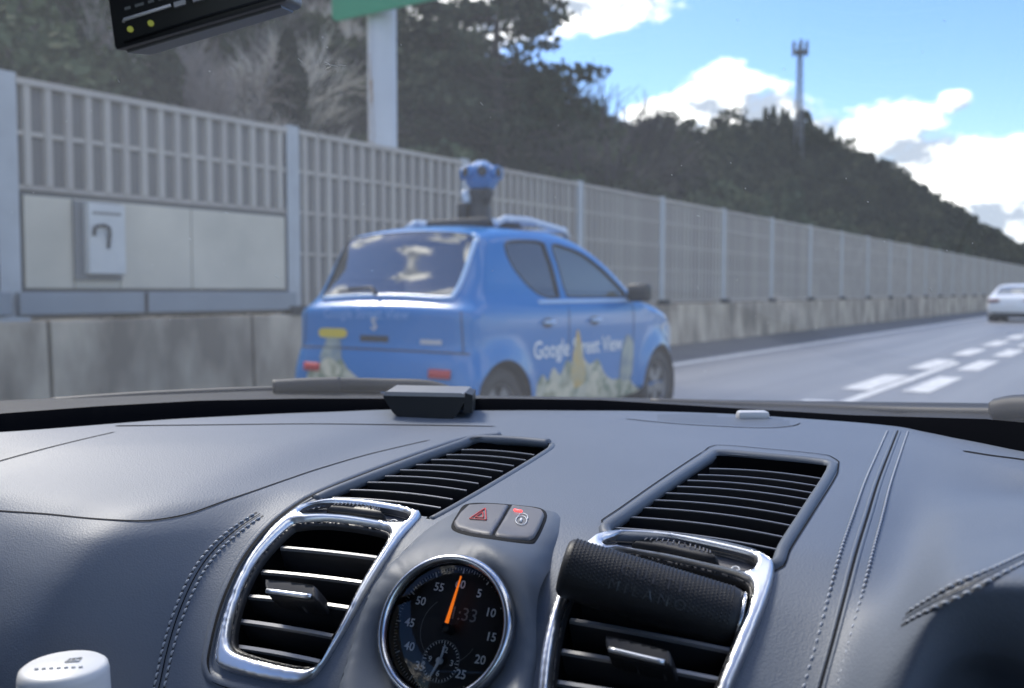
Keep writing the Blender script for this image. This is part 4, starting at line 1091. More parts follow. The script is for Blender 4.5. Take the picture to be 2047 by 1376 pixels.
# lips round the slots and the passenger side of the vent column
lip('slot_lip', shrink(SL_R, -8), .0044, M['leather2'], vR, .35, closed=True)
lip('slot_lip', catmull([(1098, 884), (1030, 878), (948, 876), (925, 884), (845, 912), (755, 946), (665, 981), (630, 997)], 4), .0045, M['leather2'], vL, .4)
lip('slot_lip', catmull([(1104, 889), (1094, 901), (1003, 957), (903, 1015), (862, 1037)], 4), .0035, M['leather2'], vL, .6)
COLP = catmull([(1000, 868), (925, 877), (840, 904), (745, 938), (640, 980), (585, 1010), (530, 1055), (478, 1122), (440, 1205), (418, 1290), (414, 1335), (435, 1362), (520, 1385), (580, 1396)], 5)
lip('vent_column_lip', COLP, .0048, M['leather'], dash, .55)
def ribbon(name, path, wdt, off, m, parent, bv=None, step=7, close=False):
    Q = resample(path, step, close); P = []; Nn = []
    for x, y in Q:
        p, n = hit(x, y, bv); P.append(p); Nn.append(n)
    P = np.array(P); Nn = np.array(Nn); T = np.gradient(P, axis=0); S = np.cross(T, Nn); S /= np.linalg.norm(S, axis=1)[:, None]
    wd = np.full(len(P), wdt); wd[0] *= .3; wd[-1] *= .3
    V = np.vstack([P + Nn * off + S * wd[:, None] / 2, P + Nn * off - S * wd[:, None] / 2]); k = len(P)
    return mesh_obj(name, V, [(i, i + 1, k + i + 1, k + i) for i in range(k - 1)], m, parent, True)
ribbon('trim_gap', COLP + np.array([5, 5]), .0022, .0016, M['seam'], dash)
ribbon('trim_gap', np.vstack([shrink(SL_R, -22), shrink(SL_R, -22)[:1]]), .0010, .0005, M['seam'], dash)

# ---- front vents
FRT_L = crop((400, 860), 2.667, [(420, 600, 985, 660), (315, 730, 870, 790), (245, 865, 780, 925), (195, 1000, 690, 1080), (180, 1140, 620, 1220)])
FRT_R = crop((1050, 860), 2.667, [(330, 700, 1180, 850), (290, 840, 1150, 1000), (230, 985, 1100, 1150), (185, 1155, 1050, 1310), (150, 1325, 1000, 1470)])
def front_vent(fr, inn, th, slats, lab):
    v = empty('air_vent'); v.parent = dash; v['label'] = lab
    duct('duct', shrink(inn, -4), .055, M['void'], v, lift=.001)
    for p0, p1 in slats: slat(v, p0, p1, 2.0, .004, .0036, .026, -.25, M['slat'])
    plate('chrome_frame', fr, [inn, th], .0045, 5, M['chrome'], v, step=4.5, smooth=4)
    o = plate('inner_rim', shrink(inn, -3), [shrink(inn, 7)], .0005, 5, M['slat'], v, step=6, base=-.004)
    return v
fL = front_vent(FR_L, IN_L, TH_L, FRT_L, 'chrome framed front air vent nearer the passenger'); fR = front_vent(FR_R, IN_R, TH_R, FRT_R, 'chrome framed front air vent nearer the driver')
for v, th, wh, zero in ((fL, TH_L, [(652, 1026), (668, 1016), (710, 1014), (750, 1020), (768, 1031), (772, 1040), (740, 1038), (690, 1031)], (786, 1040)), (fR, TH_R, [(1262, 1098), (1285, 1086), (1340, 1088), (1400, 1102), (1432, 1118), (1436, 1130), (1400, 1126), (1330, 1110)], (1470, 1133))):
    duct('wheel_recess', th, .006, M['button'], v, lift=.002)
    plate('thumb_wheel', catmull(wh, 4, True), [], .0045, 6, M['slat'], v, step=5, base=-.004)
    wq = np.array(wh); c0 = wq.mean(0)
    mb = MB()
    for k in range(15):
        u = .12 + .76 * k / 14; top = catmull(wh[1:5], 6); bot = catmull([wh[0], wh[7], wh[6], wh[5]], 6)
        i = int(u * (len(top) - 1)); P = hits([top[i] * .8 + bot[i] * .2, top[i] * .5 + bot[i] * .5], .0046); mb.tube(P, .00045, 5)
    o = mb.build('wheel_ridges', M['button'], v); o['kind'] = 'stuff'
    th_ = np.linspace(0, 2 * math.pi, 19); P = hits([(zero[0] + 8 * math.cos(t), zero[1] + 5.5 * math.sin(t)) for t in th_], -.002); MB().tube(P, .0006, 5).build('zero_mark', M['white'], v, True)
# vane knobs
def knob(v, c, hx, hy, sl, dl):
    poly = [(c[0] + i * hx + j * hy * 0.15, c[1] + i * hx * sl + j * hy) for i, j in ((-1, -.6), (-.8, -1), (.75, -1), (1, -.7), (1, .5), (.8, .9), (-.8, .9), (-1, .5))]
    plate('vane_knob', catmull(poly, 4, True), [], .011, 5, M['slat'], v, step=5, base=-.006)
    P = hits([(c[0] - hx * .85 + 2 * hx * .82 * t, c[1] + hy * .55 + sl * (-hx * .85 + 2 * hx * .82 * t)) for t in np.linspace(0, 1, 9)], .0115); MB().tube(P, .0016, 8).build('knob_chrome', M['chrome'], v, True)
knob(fL, (597, 1197), 52, 18, .14, 1); knob(fR, (1284, 1322), 66, 20, .24, 1)

# ---- clock pod with its buttons
def to_clock(P, v2):
    d = P - (CC + EN * .0055); sd_ = d @ EN; rad = np.linalg.norm(d - sd_[:, None] * EN, axis=1)
    t = np.clip((rad - RB * 1.16) / (RB * .75), 0, 1); wgt = 1 - t * t * (3 - 2 * t)
    dip = -.0008 * np.exp(-((rad - RB * 1.2) / (RB * .10)) ** 2)
    Q = P - EN * (sd_ * wgt)[:, None] + EN * dip[:, None]
    o_ = CC + EN * .0055; rv = Q - o_; rv = rv - (rv @ EN)[:, None] * EN; rl_ = np.linalg.norm(rv, axis=1)
    edge = polydist(v2, CHOLE) < .6; Q[edge] = (o_ - EN * .003 + rv / rl_[:, None] * RB * 1.14)[edge]
    return Q
pod = plate('clock_pod', POD, [CHOLE], .015, 60, M['leather2'], dash, step=8, base=-.002, hw=1e6, pfun=to_clock, smooth=4, hfun=lambda v: np.clip((v[:, 1] - 985) / 190, .10, 1.0))
dgv = [np.array(v.co) for v in pod.data.vertices]
BV2 = BVHTree.FromPolygons([Vector(p) for p in np.vstack([GP, dgv])], quads.tolist() + [tuple(i + len(GP) for i in p.vertices) for p in pod.data.polygons])
btn = empty('button_panel'); btn.parent = dash
b1 = [(938, 1013), (975, 1011), (1018, 1014), (1002, 1044), (983, 1073), (940, 1067), (912, 1060), (907, 1050), (920, 1030)]
b2 = [(1023, 1014), (1060, 1018), (1082, 1023), (1089, 1034), (1078, 1060), (1068, 1078), (1058, 1083), (1020, 1080), (988, 1074), (1006, 1044)]
plate('button_gap', shrink(resample(catmull([(930, 1009), (975, 1006), (1060, 1013), (1086, 1019), (1094, 1033), (1082, 1064), (1071, 1083), (1058, 1088), (985, 1079), (935, 1071), (906, 1061), (902, 1050), (915, 1027)], 4, True), 6, True), 0), [], .0006, 3, M['seam'], btn, step=6, bv=BV2, base=0)
o1 = plate('button', resample(b1, 4, True), [], .0026, 4, M['button'], btn, step=5, bv=BV2, base=0); o1['label'] = 'hazard light button with red triangle'
o2 = plate('button', resample(b2, 4, True), [], .0026, 4, M['button'], btn, step=5, bv=BV2, base=0); o2['label'] = 'door lock button with padlock symbol'
def stroke(name, pts, wdt, off, m, parent, bv=None, closed=False):
    P = hits(list(pts) + ([pts[0], pts[1]] if closed else []), off, bv); return MB().tube(P, wdt, 6, cap=not closed).build(name, m, parent, True)
BT = .0032
for tri in ([(940, 1046), (971, 1025), (973, 1049)], [(951, 1043), (966, 1033), (967, 1045)]):
    q = tri + [tri[0]]; stroke('hazard_triangle', resample(q, 3), .00042, BT, M['red'], o1, BV2)
stroke('lock_led', [(1029, 1029), (1034, 1030.5), (1039, 1031), (1043, 1032)], .0008, BT, M['redled'], o2, BV2)
stroke('padlock', [(1043 + 11 * math.cos(t), 1050 + 9 * math.sin(t)) for t in np.linspace(0, 6.283, 21)], .0003, BT, M['white'], o2, BV2)
stroke('padlock', [(1036, 1042), (1040, 1037), (1047, 1036), (1054, 1039), (1056, 1045), (1054, 1050)], .0003, BT, M['white'], o2, BV2)
stroke('padlock', [(1043, 1047), (1042, 1050), (1041, 1053)], .0008, BT, M['white'], o2, BV2)

# ---- clock
clk = empty('clock'); clk.parent = dash; clk['label'] = 'round black dashboard clock with an orange needle'
M4 = Matrix([[E3[i], E12[i], EN[i], CC[i]] for i in range(3)] + [[0, 0, 0, 1]])
def cl(x, y, h=0): return CC + RN * (x * E3 + y * E12) + EN * h
MB().lathe([(RB, .0), (RB * 1.0, .0075), (RB * 1.025, .0105), (RB * 1.07, .0122), (RB * 1.13, .0112), (RB * 1.165, .007), (RB * 1.17, -.012)], 72, M4).build('bezel', M['bezel'], clk, True)
MB().lathe([(RB * 1.01, -.0005), (0.0005, -.0005)], 64, M4).build('dial', M['dial'], clk, False)
MB().lathe([(RB * .995, .0), (RB * .985, .0076)], 64, M4).build('dial_wall', M['dial'], clk, True)
mk = MB()
def flatbar(mb, a0, r0, r1, w, h=.0006):
    ca, sa = math.sin(a0), math.cos(a0)
    P = [cl(ca * r0 - sa * w, sa * r0 + ca * w, h), cl(ca * r1 - sa * w, sa * r1 + ca * w, h), cl(ca * r1 + sa * w, sa * r1 - ca * w, h), cl(ca * r0 + sa * w, sa * r0 - ca * w, h)]
    mb.add(P, [(0, 1, 2, 3)])
for k in range(120):
    big = k % 10 == 0; mid = k % 2 == 0
    flatbar(mk, 2 * math.pi * k / 120, 1.24 if big else (1.28 if mid else 1.31), 1.36, .016 if big else .007)
def ring(mb, c, r0, r1, h, a0=0, a1=2 * math.pi, n=64):
    V = []
    for i in range(n + 1):
        a = a0 + (a1 - a0) * i / n
        V += [cl(c[0] + r0 * math.sin(a), c[1] + r0 * math.cos(a), h), cl(c[0] + r1 * math.sin(a), c[1] + r1 * math.cos(a), h)]
    mb.add(V, [(2 * i, 2 * i + 1, 2 * i + 3, 2 * i + 2) for i in range(n)])
mk.build('minute_track', M['white'], clk)
mk = MB(); ring(mk, (0, 0), .70, .712, .0006, 3.6, 5.6); ring(mk, (0, 0), .70, .712, .0006, 2.0, 2.7); ring(mk, (-.04, -.67), .435, .448, .0008); mk.build('dial_rings', M['dimw'], clk)
def dtext(s, x, y, size, m, nm='numeral', bold=.012, h=.0008, parent=clk):
    V2, F = text_mesh(s, size, bold); return mesh_obj(nm, [cl(x + v[0], y + v[1], h) for v in V2], F, m, parent, False)
for k in range(1, 13):
    a = math.pi / 6 * k
    if k != 6: dtext(str(5 * k), math.sin(a), math.cos(a) * .99, .255, M['white'], bold=.014)
mk = MB()
for k in range(36):
    a = 2 * math.pi * k / 36; r0 = .34 if k % 9 == 0 else .38
    ca, sa = math.sin(a), math.cos(a); x, y = -.04, -.67; w = .008
    mk.add([cl(x + ca * r0 - sa * w, y + sa * r0 + ca * w, .0008), cl(x + ca * .43 - sa * w, y + sa * .43 + ca * w, .0008), cl(x + ca * .43 + sa * w, y + sa * .43 - ca * w, .0008), cl(x + ca * r0 + sa * w, y + sa * r0 - ca * w, .0008)], [(0, 1, 2, 3)])
mk.build('small_track', M['white'], clk)
for s_, x, y in (('12', .03, .24), ('3', .27, 0), ('6', 0, -.26), ('9', -.26, .0)): dtext(s_, -.04 + x, -.67 + y, .17, M['white'])
def hand(nm, p0, p1, w0, w1, h, m):
    d = np.array(p1, float) - np.array(p0, float); d /= np.linalg.norm(d); s_ = np.array([-d[1], d[0]])
    Q = [np.array(p0) + s_ * w0, np.array(p1) + s_ * w1, np.array(p1) - s_ * w1, np.array(p0) - s_ * w0]
    V = [cl(q[0], q[1], h) for q in Q] + [cl(q[0], q[1], h - .0008) for q in Q]
    return MB().hexa(V).build(nm, m, clk)
hand('hour_hand', (-.04, -.67), (.0, -.33), .026, .013, .0022, M['white']); hand('minute_hand', (-.04, -.67), (-.17, -1.02), .035, .012, .0028, M['white'])
MB().lathe([(.0018, .001), (.0018, .0034), (.0012, .0038), (0.0001, .0038)], 18, M4 @ Matrix.Translation((-.04 * RN, -.67 * RN, 0))).build('hand_hub', M['white'], clk, True)
hand('needle', (.01, .10), (.09, 1.13), .040, .012, .0075, M['orange']); hand('needle_tail', (-.05, -.08), (.01, .10), .03, .052, .0074, M['black'])
MB().lathe([(.0028, .0), (.0028, .0068), (.002, .0076), (0.0001, .0078)], 20, M4).build('needle_hub', M['black'], clk, True)
dtext('1:33', .24, .36, .40, M['dimw'], 'digital_time', .0, .0006)
m_gl = bpy.data.materials.new('clear_lens'); m_gl.use_nodes = True
def glass_nodes(m, film, tint, gloss_rough, ior):
    N = m.node_tree.nodes; L = m.node_tree.links; N.clear(); out = N.new('ShaderNodeOutputMaterial')
    tr = N.new('ShaderNodeBsdfTransparent'); tr.inputs[0].default_value = (*tint, 1); gl = N.new('ShaderNodeBsdfGlossy'); gl.inputs['Roughness'].default_value = gloss_rough
    fr = N.new('ShaderNodeFresnel'); fr.inputs[0].default_value = ior; mx = N.new('ShaderNodeMixShader')
    L.new(fr.outputs[0], mx.inputs[0]); L.new(tr.outputs[0], mx.inputs[1]); L.new(gl.outputs[0], mx.inputs[2]); last = mx.outputs[0]
    if film:
        df = N.new('ShaderNodeBsdfTranslucent'); df.inputs[0].default_value = (.84, .88, .90, 1); dd = N.new('ShaderNodeBsdfDiffuse'); dd.inputs[0].default_value = (.8, .8, .8, 1)
        md = N.new('ShaderNodeMixShader'); md.inputs[0].default_value = .25; L.new(df.outputs[0], md.inputs[1]); L.new(dd.outputs[0], md.inputs[2])
        tc = N.new('ShaderNodeTexCoord'); nz = N.new('ShaderNodeTexNoise'); nz.inputs['Scale'].default_value = 3.5; nz.inputs['Detail'].default_value = 6; L.new(tc.outputs['Object'], nz.inputs['Vector'])
        mr = N.new('ShaderNodeMapRange'); mr.inputs['From Min'].default_value = .3; mr.inputs['From Max'].default_value = .7; mr.inputs['To Min'].default_value = film * .75; mr.inputs['To Max'].default_value = film * 1.25; L.new(nz.outputs['Fac'], mr.inputs['Value'])
        m2 = N.new('ShaderNodeMixShader'); L.new(mr.outputs[0], m2.inputs[0]); L.new(last, m2.inputs[1]); L.new(md.outputs[0], m2.inputs[2]); last = m2.outputs[0]
    L.new(last, out.inputs[0])
glass_nodes(m_gl, 0, (.97, .97, .97), .02, 1.35)
MB().lathe([(RB * 1.0, .0085), (RB * .8, .0105), (RB * .5, .0118), (RB * .2, .0123), (0.0001, .0124)], 56, M4).build('clock_glass', m_gl, clk, True)

# ---- seams and stitching
def seam_pair(name, path, gap, st_off, parent, rolls=True, pitch=.0052):
    Q = resample(path, 4); P = []; Nn = []
    for x, y in Q:
        p, n = hit(x, y); P.append(p); Nn.append(n)
    P = np.array(P); Nn = np.array(Nn); T = np.gradient(P, axis=0); T /= np.linalg.norm(T, axis=1)[:, None]; S = np.cross(T, Nn); S /= np.linalg.norm(S, axis=1)[:, None]
    if rolls:
        for s_ in (-1, 1): MB().tube(P + S * s_ * gap * 1.1 - Nn * gap * .55, gap, 8).build('leather_roll', M['leather'], parent, True)
    k = len(P); V = np.vstack([P + Nn * .0006 + S * gap * .35, P + Nn * .0006 - S * gap * .35]); mesh_obj(name, V, [(i, i + 1, k + i + 1, k + i) for i in range(k - 1)], M['seam'], parent, True)
    arc = np.concatenate([[0], np.cumsum(np.linalg.norm(np.diff(P, axis=0), axis=1))]); mb = MB(); hb = MB()
    for s_ in (-1, 1):
        d = 0.004
        while d < arc[-1] - .004:
            pt = []
            for u, hh in ((0, -.0003), (.3, .0007), (.7, .0007), (1, -.0003)):
                w = d + u * pitch * .62; c0 = [np.interp(w, arc, P[:, i]) for i in range(3)]; n0 = np.array([np.interp(w, arc, Nn[:, i]) for i in range(3)]); s0 = np.array([np.interp(w, arc, S[:, i]) for i in range(3)])
                pt.append(np.array(c0) + s0 * (s_ * st_off + (u - .5) * .0005) + n0 * hh)
            mb.tube(pt, .0007, 5); d += pitch
        V = np.vstack([P + Nn * .0002 + S * (s_ * st_off + .0007), P + Nn * .0002 + S * (s_ * st_off - .0007)])
        mesh_obj('stitch_groove', V, [(i, i + 1, k + i + 1, k + i) for i in range(k - 1)], MATS.get('groove') or mat('groove', (.022, .025, .031), .7), parent, True)
    o = mb.build('stitching', M['thread'], parent, True); o['kind'] = 'stuff'
seam_pair('leather_seam', catmull([(1795, 862), (1782, 895), (1755, 965), (1735, 1030), (1712, 1105), (1690, 1190), (1665, 1285), (1640, 1376), (1625, 1440)], 6), .0015, .0082, dash)
seam_pair('leather_seam', catmull([(300, 1430), (318, 1376), (335, 1300), (358, 1225), (392, 1150), (430, 1098), (475, 1058), (520, 1028)], 6), .0012, .0034, dash, rolls=False, pitch=.0046)
seam_pair('leather_seam', catmull([(1806, 1240), (1835, 1222), (1885, 1195), (1950, 1164), (2047, 1118), (2120, 1085)], 6), .0010, .0036, dash, rolls=False, pitch=.0046)
ribbon('airbag_seam', catmull([(-120, 1012), (0, 1022), (90, 1028), (180, 1037), (270, 1042), (320, 1039), (380, 1027), (450, 1002), (500, 985), (580, 957), (640, 937), (740, 908), (860, 880)], 5), .0013, .0004, M['seam'], dash)
ribbon('airbag_seam', catmull([(-60, 940), (0, 922), (80, 900), (160, 880), (230, 864)], 5), .0012, .0004, M['seam'], dash)
ribbon('panel_seam', catmull([(230, 852), (420, 850), (620, 848), (800, 850), (990, 853)], 5), .0022, .0004, M['seam'], dash)
ribbon('panel_seam', catmull([(1250, 838), (1330, 846), (1420, 852), (1530, 856), (1585, 852), (1600, 846)], 5), .0016, .0004, M['seam'], dash)
plate('speaker_grille', catmull([(1250, 834), (1300, 829), (1400, 828), (1520, 832), (1600, 842), (1590, 850), (1530, 853), (1420, 849), (1330, 843)], 4, True), [], .0003, 4, M['leather2'], dash, step=8, base=0)
ribbon('panel_seam', catmull([(1925, 902), (1980, 911), (2047, 920), (2120, 935)], 5), .0030, .0004, M['seam'], dash)
# lower dash box so that light does not come from below
MB().hexa([dw(-1.05, .42, -.95), dw(.5, .42, -.95), dw(.5, .95, -.95), dw(-1.05, .95, -.95), dw(-1.05, .42, -.44), dw(.5, .42, -.44), dw(.5, .95, -.44), dw(-1.05, .95, -.44)]).build('dash_lower', M['leather2'], dash)

# ---- cabin: cowl, windscreen, roof, doors
cab = empty('car_cabin', 'cabin shell of the sports car around the camera: windscreen, cowl and wipers', 'car interior')
EDGE = [(-200, 890), (0, 868), (200, 850), (400, 838), (600, 829), (760, 823), (1000, 824), (1250, 822), (1500, 830), (1700, 845), (1785, 852), (1900, 875), (2047, 905), (2250, 960)]
KTOP = [(-200, 850), (0, 827), (200, 812), (400, 801), (600, 797), (900, 797), (1000, 797), (1200, 800), (1450, 815), (1700, 830), (1970, 838), (2047, 845), (2250, 862)]
OTOP = [(-200, 818), (0, 801), (200, 792), (400, 784), (540, 779), (800, 786), (960, 791), (1300, 796), (1450, 800), (1700, 803), (1970, 806), (2047, 812), (2250, 830)]
xs_ = np.arange(-200, 2251, 35)
def ln_at(Lst, x): return np.interp(x, [p[0] for p in Lst], [p[1] for p in Lst])
edged = []
for x in xs_:
    d = pray(x, ln_at(EDGE, x)); edged.append(-.1195 / d[2])
edged = np.array(edged)
def strip(name, rows, m):
    V = []
    for L_, dy, dd in rows: V += [pdep(x, ln_at(L_, x) + dy, e + dd) for x, e in zip(xs_, edged)]
    k = len(xs_); F = [(r * k + i, r * k + i + 1, (r + 1) * k + i + 1, (r + 1) * k + i) for r in range(len(rows) - 1) for i in range(k - 1)]
    return mesh_obj(name, V, F, m, cab, True)
strip('windscreen_frit', [(EDGE, 26, .004), (EDGE, 4, .012), (KTOP, 0, .022), (KTOP, 3, .03)], M['frit'])
strip('cowl_panel', [(KTOP, 9, .16), (KTOP, 1.5, .165), (KTOP, -2, .18), (OTOP, 4, .22), (OTOP, 0, .25), (OTOP, 3, .30), (OTOP, 40, .38)], M['cowl'])
# windscreen
wa = np.linspace(-1, 1, 41); wt = np.linspace(0, 1, 25); V = []
for t in wt:
    for u in wa:
        a0 = -.26 + .84 * u; b0 = float(cowl_b(-.26 + .80 * u if u < 0 else -.26 - .80 * u)) + .20
        a1 = -.26 + .66 * u; b1 = .24 - .16 * u * u
        z = -.16 + .46 * t; bow = .035 * math.sin(math.pi * t)
        V.append(dw(a0 + (a1 - a0) * t, b0 + (b1 - b0) * t + bow, z))
F = [(j * 41 + i, j * 41 + i + 1, (j + 1) * 41 + i + 1, (j + 1) * 41 + i) for j in range(24) for i in range(40)]
m_ws = bpy.data.materials.new('windscreen_glass'); m_ws.use_nodes = True; glass_nodes(m_ws, .050, (.95, .965, .96), .01, 1.28)
wsc = mesh_obj('windscreen', V, F, m_ws, cab, True)
BVW = BVHTree.FromPolygons([Vector(v) for v in V], F)
top = V[-41:]
MB().tube(top, .03, 8).build('roof_header', M['headliner'], cab, True)
for idx in (0, 40): MB().tube([V[j * 41 + idx] for j in range(25)], .032, 8).build('windscreen_pillar', M['black'], cab, True)
RV = [top[i] for i in range(41)] + [dw(-.26 + .66 * u, -.25, .28) for u in wa] + [dw(-.26 + .62 * u, -.9, .22) for u in wa]
mesh_obj('roof_liner', RV, [(r * 41 + i, r * 41 + i + 1, (r + 1) * 41 + i + 1, (r + 1) * 41 + i) for r in range(2) for i in range(40)], M['headliner'], cab, True)
for a in (-1.06, .54):
    MB().hexa([dw(a - .02, -1.0, -.95), dw(a + .02, -1.0, -.95), dw(a + .02, .40, -.95), dw(a - .02, .40, -.95), dw(a - .02, -1.0, -.13), dw(a + .02, -1.0, -.13), dw(a + .02, .40, -.14), dw(a - .02, .40, -.14)]).build('door_panel', M['leather'], cab)
MB().hexa([dw(-1.06, -1.04, -.95), dw(.54, -1.04, -.95), dw(.54, -1.0, -.95), dw(-1.06, -1.0, -.95), dw(-.9, -.94, .2), dw(.38, -.94, .2), dw(.38, -.9, .2), dw(-.9, -.9, .2)]).build('rear_bulkhead', M['headliner'], cab)
MB().hexa([dw(-1.06, -1.0, -.97), dw(.54, -1.0, -.97), dw(.54, .95, -.97), dw(-1.06, .95, -.97), dw(-1.06, -1.0, -.951), dw(.54, -1.0, -.951), dw(.54, .95, -.951), dw(-1.06, .95, -.951)]).build('cabin_floor', M['black'], cab)
# dirt on the windscreen
mb = MB(); rs = random.Random(5)
def speck(px, py, lx, ly, w=1.4):
    P = [hit(px - lx / 2, py - ly / 2, BVW)[0] - np.array(pray(px, py)) * .002, hit(px, py, BVW)[0] - np.array(pray(px, py)) * .002, hit(px + lx / 2, py + ly / 2, BVW)[0] - np.array(pray(px, py)) * .002]
    mb.tube(P, np.array([.5, 1, .5]) * w * .6 / FPX * .6, 5)
for a in [(663, 131, 24, 4, 2.2), (655, 127, 12, 6, 2), (656, 136, 12, -6, 2.2), (684, 131, 14, 1, 1.6), (600, 121, 9, 8, 1.6), (645, 75, 3, 2, 2.2), (654, 95, 4, 1, 2.2), (419, 143, 3, 2, 2), (237, 162, 4, 6, 1.4), (638, 272, 10, 12, 1.6), (963, 208, 6, 6, 1.5),
          (1395, 576, 3, 6, 2), (1396, 432, 6, 2, 1.8), (453, 426, 8, 4, 2), (553, 553, 9, 5, 3), (380, 478, 4, 4, 2), (1862, 579, 5, 7, 2), (1768, 483, 2, 2, 2), (1735, 404, 4, 1, 1.6), (1343, 350, 2, 2, 1.5), (1490, 377, 2, 2, 1.5), (1461, 326, 2, 2, 1.5), (1893, 501, 2, 2, 1.6), (802, 90, 2, 4, 1.3), (1110, 395, 2, 2, 1.5), (1534, 236, 2, 5, 2)]:
    speck(*a)
for k in range(45): speck(rs.uniform(0, 2047), rs.uniform(20, 760), rs.uniform(-3, 3), rs.uniform(-3, 3), rs.uniform(.8, 1.3))
o = mb.build('windscreen_dirt', mat('dried_bug', (.75, .74, .68), .7), cab); o['kind'] = 'stuff'
# wipers outside
def wip(parent, pts, rad, m, nm, dd=.16, flat=1):
    P = []
    for x, y in pts: P.append(pdep(x, y, float(np.interp(x, xs_, edged)) + dd))
    return MB().tube(catmull(P, 6), rad, 8).build(nm, m, parent, True)
wp = empty('windscreen_wiper', 'black wiper arm and blade resting on the passenger side of the cowl', 'wiper')
wip(wp, [(545, 776), (610, 772), (680, 770)], .010, M['rubber'], 'wiper_head', .22); wip(wp, [(660, 768), (760, 770), (850, 773), (900, 786)], .0085, M['rubber'], 'wiper_arm', .23); wip(wp, [(100, 806), (300, 792), (540, 782), (760, 779)], .006, M['rubber'], 'wiper_blade', .24)
wp2 = empty('windscreen_wiper', 'black wiper arm and pivot cap at the right edge of the cowl', 'wiper')
wip(wp2, [(1992, 822), (2030, 815), (2090, 816), (2140, 824)], .012, M['rubber'], 'pivot_cap', .18); wip(wp2, [(1300, 806), (1500, 813), (1750, 821), (1985, 826), (2040, 824)], .006, M['rubber'], 'wiper_arm', .20)

# ---- small things in the car
def box_from(P0, e1, e2, e3, r_, name, m, parent):
    """rounded box spanned by three vectors"""
    L1, L2, L3 = map(np.linalg.norm, (e1, e2, e3)); mb = MB().bbox((0, 0, 0), (L1, L2, L3), r_)
    V = [P0 + e1 / L1 * v[0] + e2 / L2 * v[1] + e3 / L3 * v[2] for v in mb.v]
    o = mesh_obj(name, V, mb.f, m, parent, True); return shade_auto(o, 40)
# box at the top of the windscreen
gd = empty('toll_card_reader', 'black electronic box with yellow lamps hanging at the top left', 'device')
P1 = pdep(227, 104, .50); P2 = pdep(514, 20, .515); P1b = pdep(294, 110, .555)
e1 = P2 - P1; e2 = P1b - P1; up_ = np.cross(e1, e2); up_ /= np.linalg.norm(up_); up_ = up_ if up_[2] > 0 else -up_
tl = pdep(213, 0, .498); e3 = (tl - P1) * 1.6
box_from(P1, e1 * 1.22, e2, e3, .003, 'case', M['gadget'], gd)
def gq(u, v, w=0): return P1 + e1 * u + e3 * v - (np.cross(e1, e3) / np.linalg.norm(np.cross(e1, e3))) * (1 if (np.cross(e1, e3) @ CF) > 0 else -1) * w
for u in (.13, .27): MB().tube([gq(u, .20, .0002), gq(u, .20, .0014)], .0016, 10).build('lamp', mat('lamp_yellow', (.40, .44, .08), .4, emit=(.8, .85, .15), estr=.04), gd)
MB().tube([gq(.09, .30, .0008), gq(.10, .33, .0012), gq(.42, .34, .0012)], .0009, 6).build('trim_line', M['silver'], gd, True)
MB().tube([gq(.08, .07, .0008), gq(.62, .09, .0012), gq(1.1, .09, .001)], .0008, 6).build('trim_line', MATS['seam_black'], gd, True)
for u0, u1 in ((.44, .52), (.57, .66)): MB().hexa([gq(u0, .30, .0), gq(u1, .30, .0), gq(u1, .30, .002), gq(u0, .30, .002), gq(u0, .36, .0), gq(u1, .36, .0), gq(u1, .36, .002), gq(u0, .36, .002)]).build('push_button', M['silver'], gd)
for u0, u1 in ((.11, .15), (.18, .24), (.27, .31), (.34, .38)): MB().hexa([gq(u0, .44, .0), gq(u1, .44, .0), gq(u1, .44, .0006), gq(u0, .44, .0006), gq(u0, .475, .0), gq(u1, .475, .0), gq(u1, .475, .0006), gq(u0, .475, .0006)]).build('print_mark', M['dimw'], gd)
MB().hexa([P1 + e1 * .05 + e2 * .15 - e3 * .0, P1 + e1 * 1.15 + e2 * .15, P1 + e1 * 1.15 + e2 * .85, P1 + e1 * .05 + e2 * .85] + [P1 + e1 * a + e2 * b - up_ * .0015 for a, b in ((.05, .15), (1.15, .15), (1.15, .85), (.05, .85))]).build('base_plate', mat('gadget_grey', (.11, .115, .125), .5), gd)
MB().tube([P1 + e1 * .6 + e2 * .7 + e3 * .9, P1 + e1 * .62 + e2 * 1.2 + e3 * 1.15 + ZZ * .02], .012, 8).build('bracket', M['gadget'], gd)
# light sensor at the windscreen edge
_p, _n = hit(1508, 838); _k = float((_p - CAM) @ CF) / FPX
box_from(_p - CR * 32 * _k - ZZ * .003, CR * 64 * _k, _Fh * .014, ZZ * (.003 + 15 * _k), .0035, 'light_sensor', mat('sensor_grey', (.55, .55, .56), .35), dash)
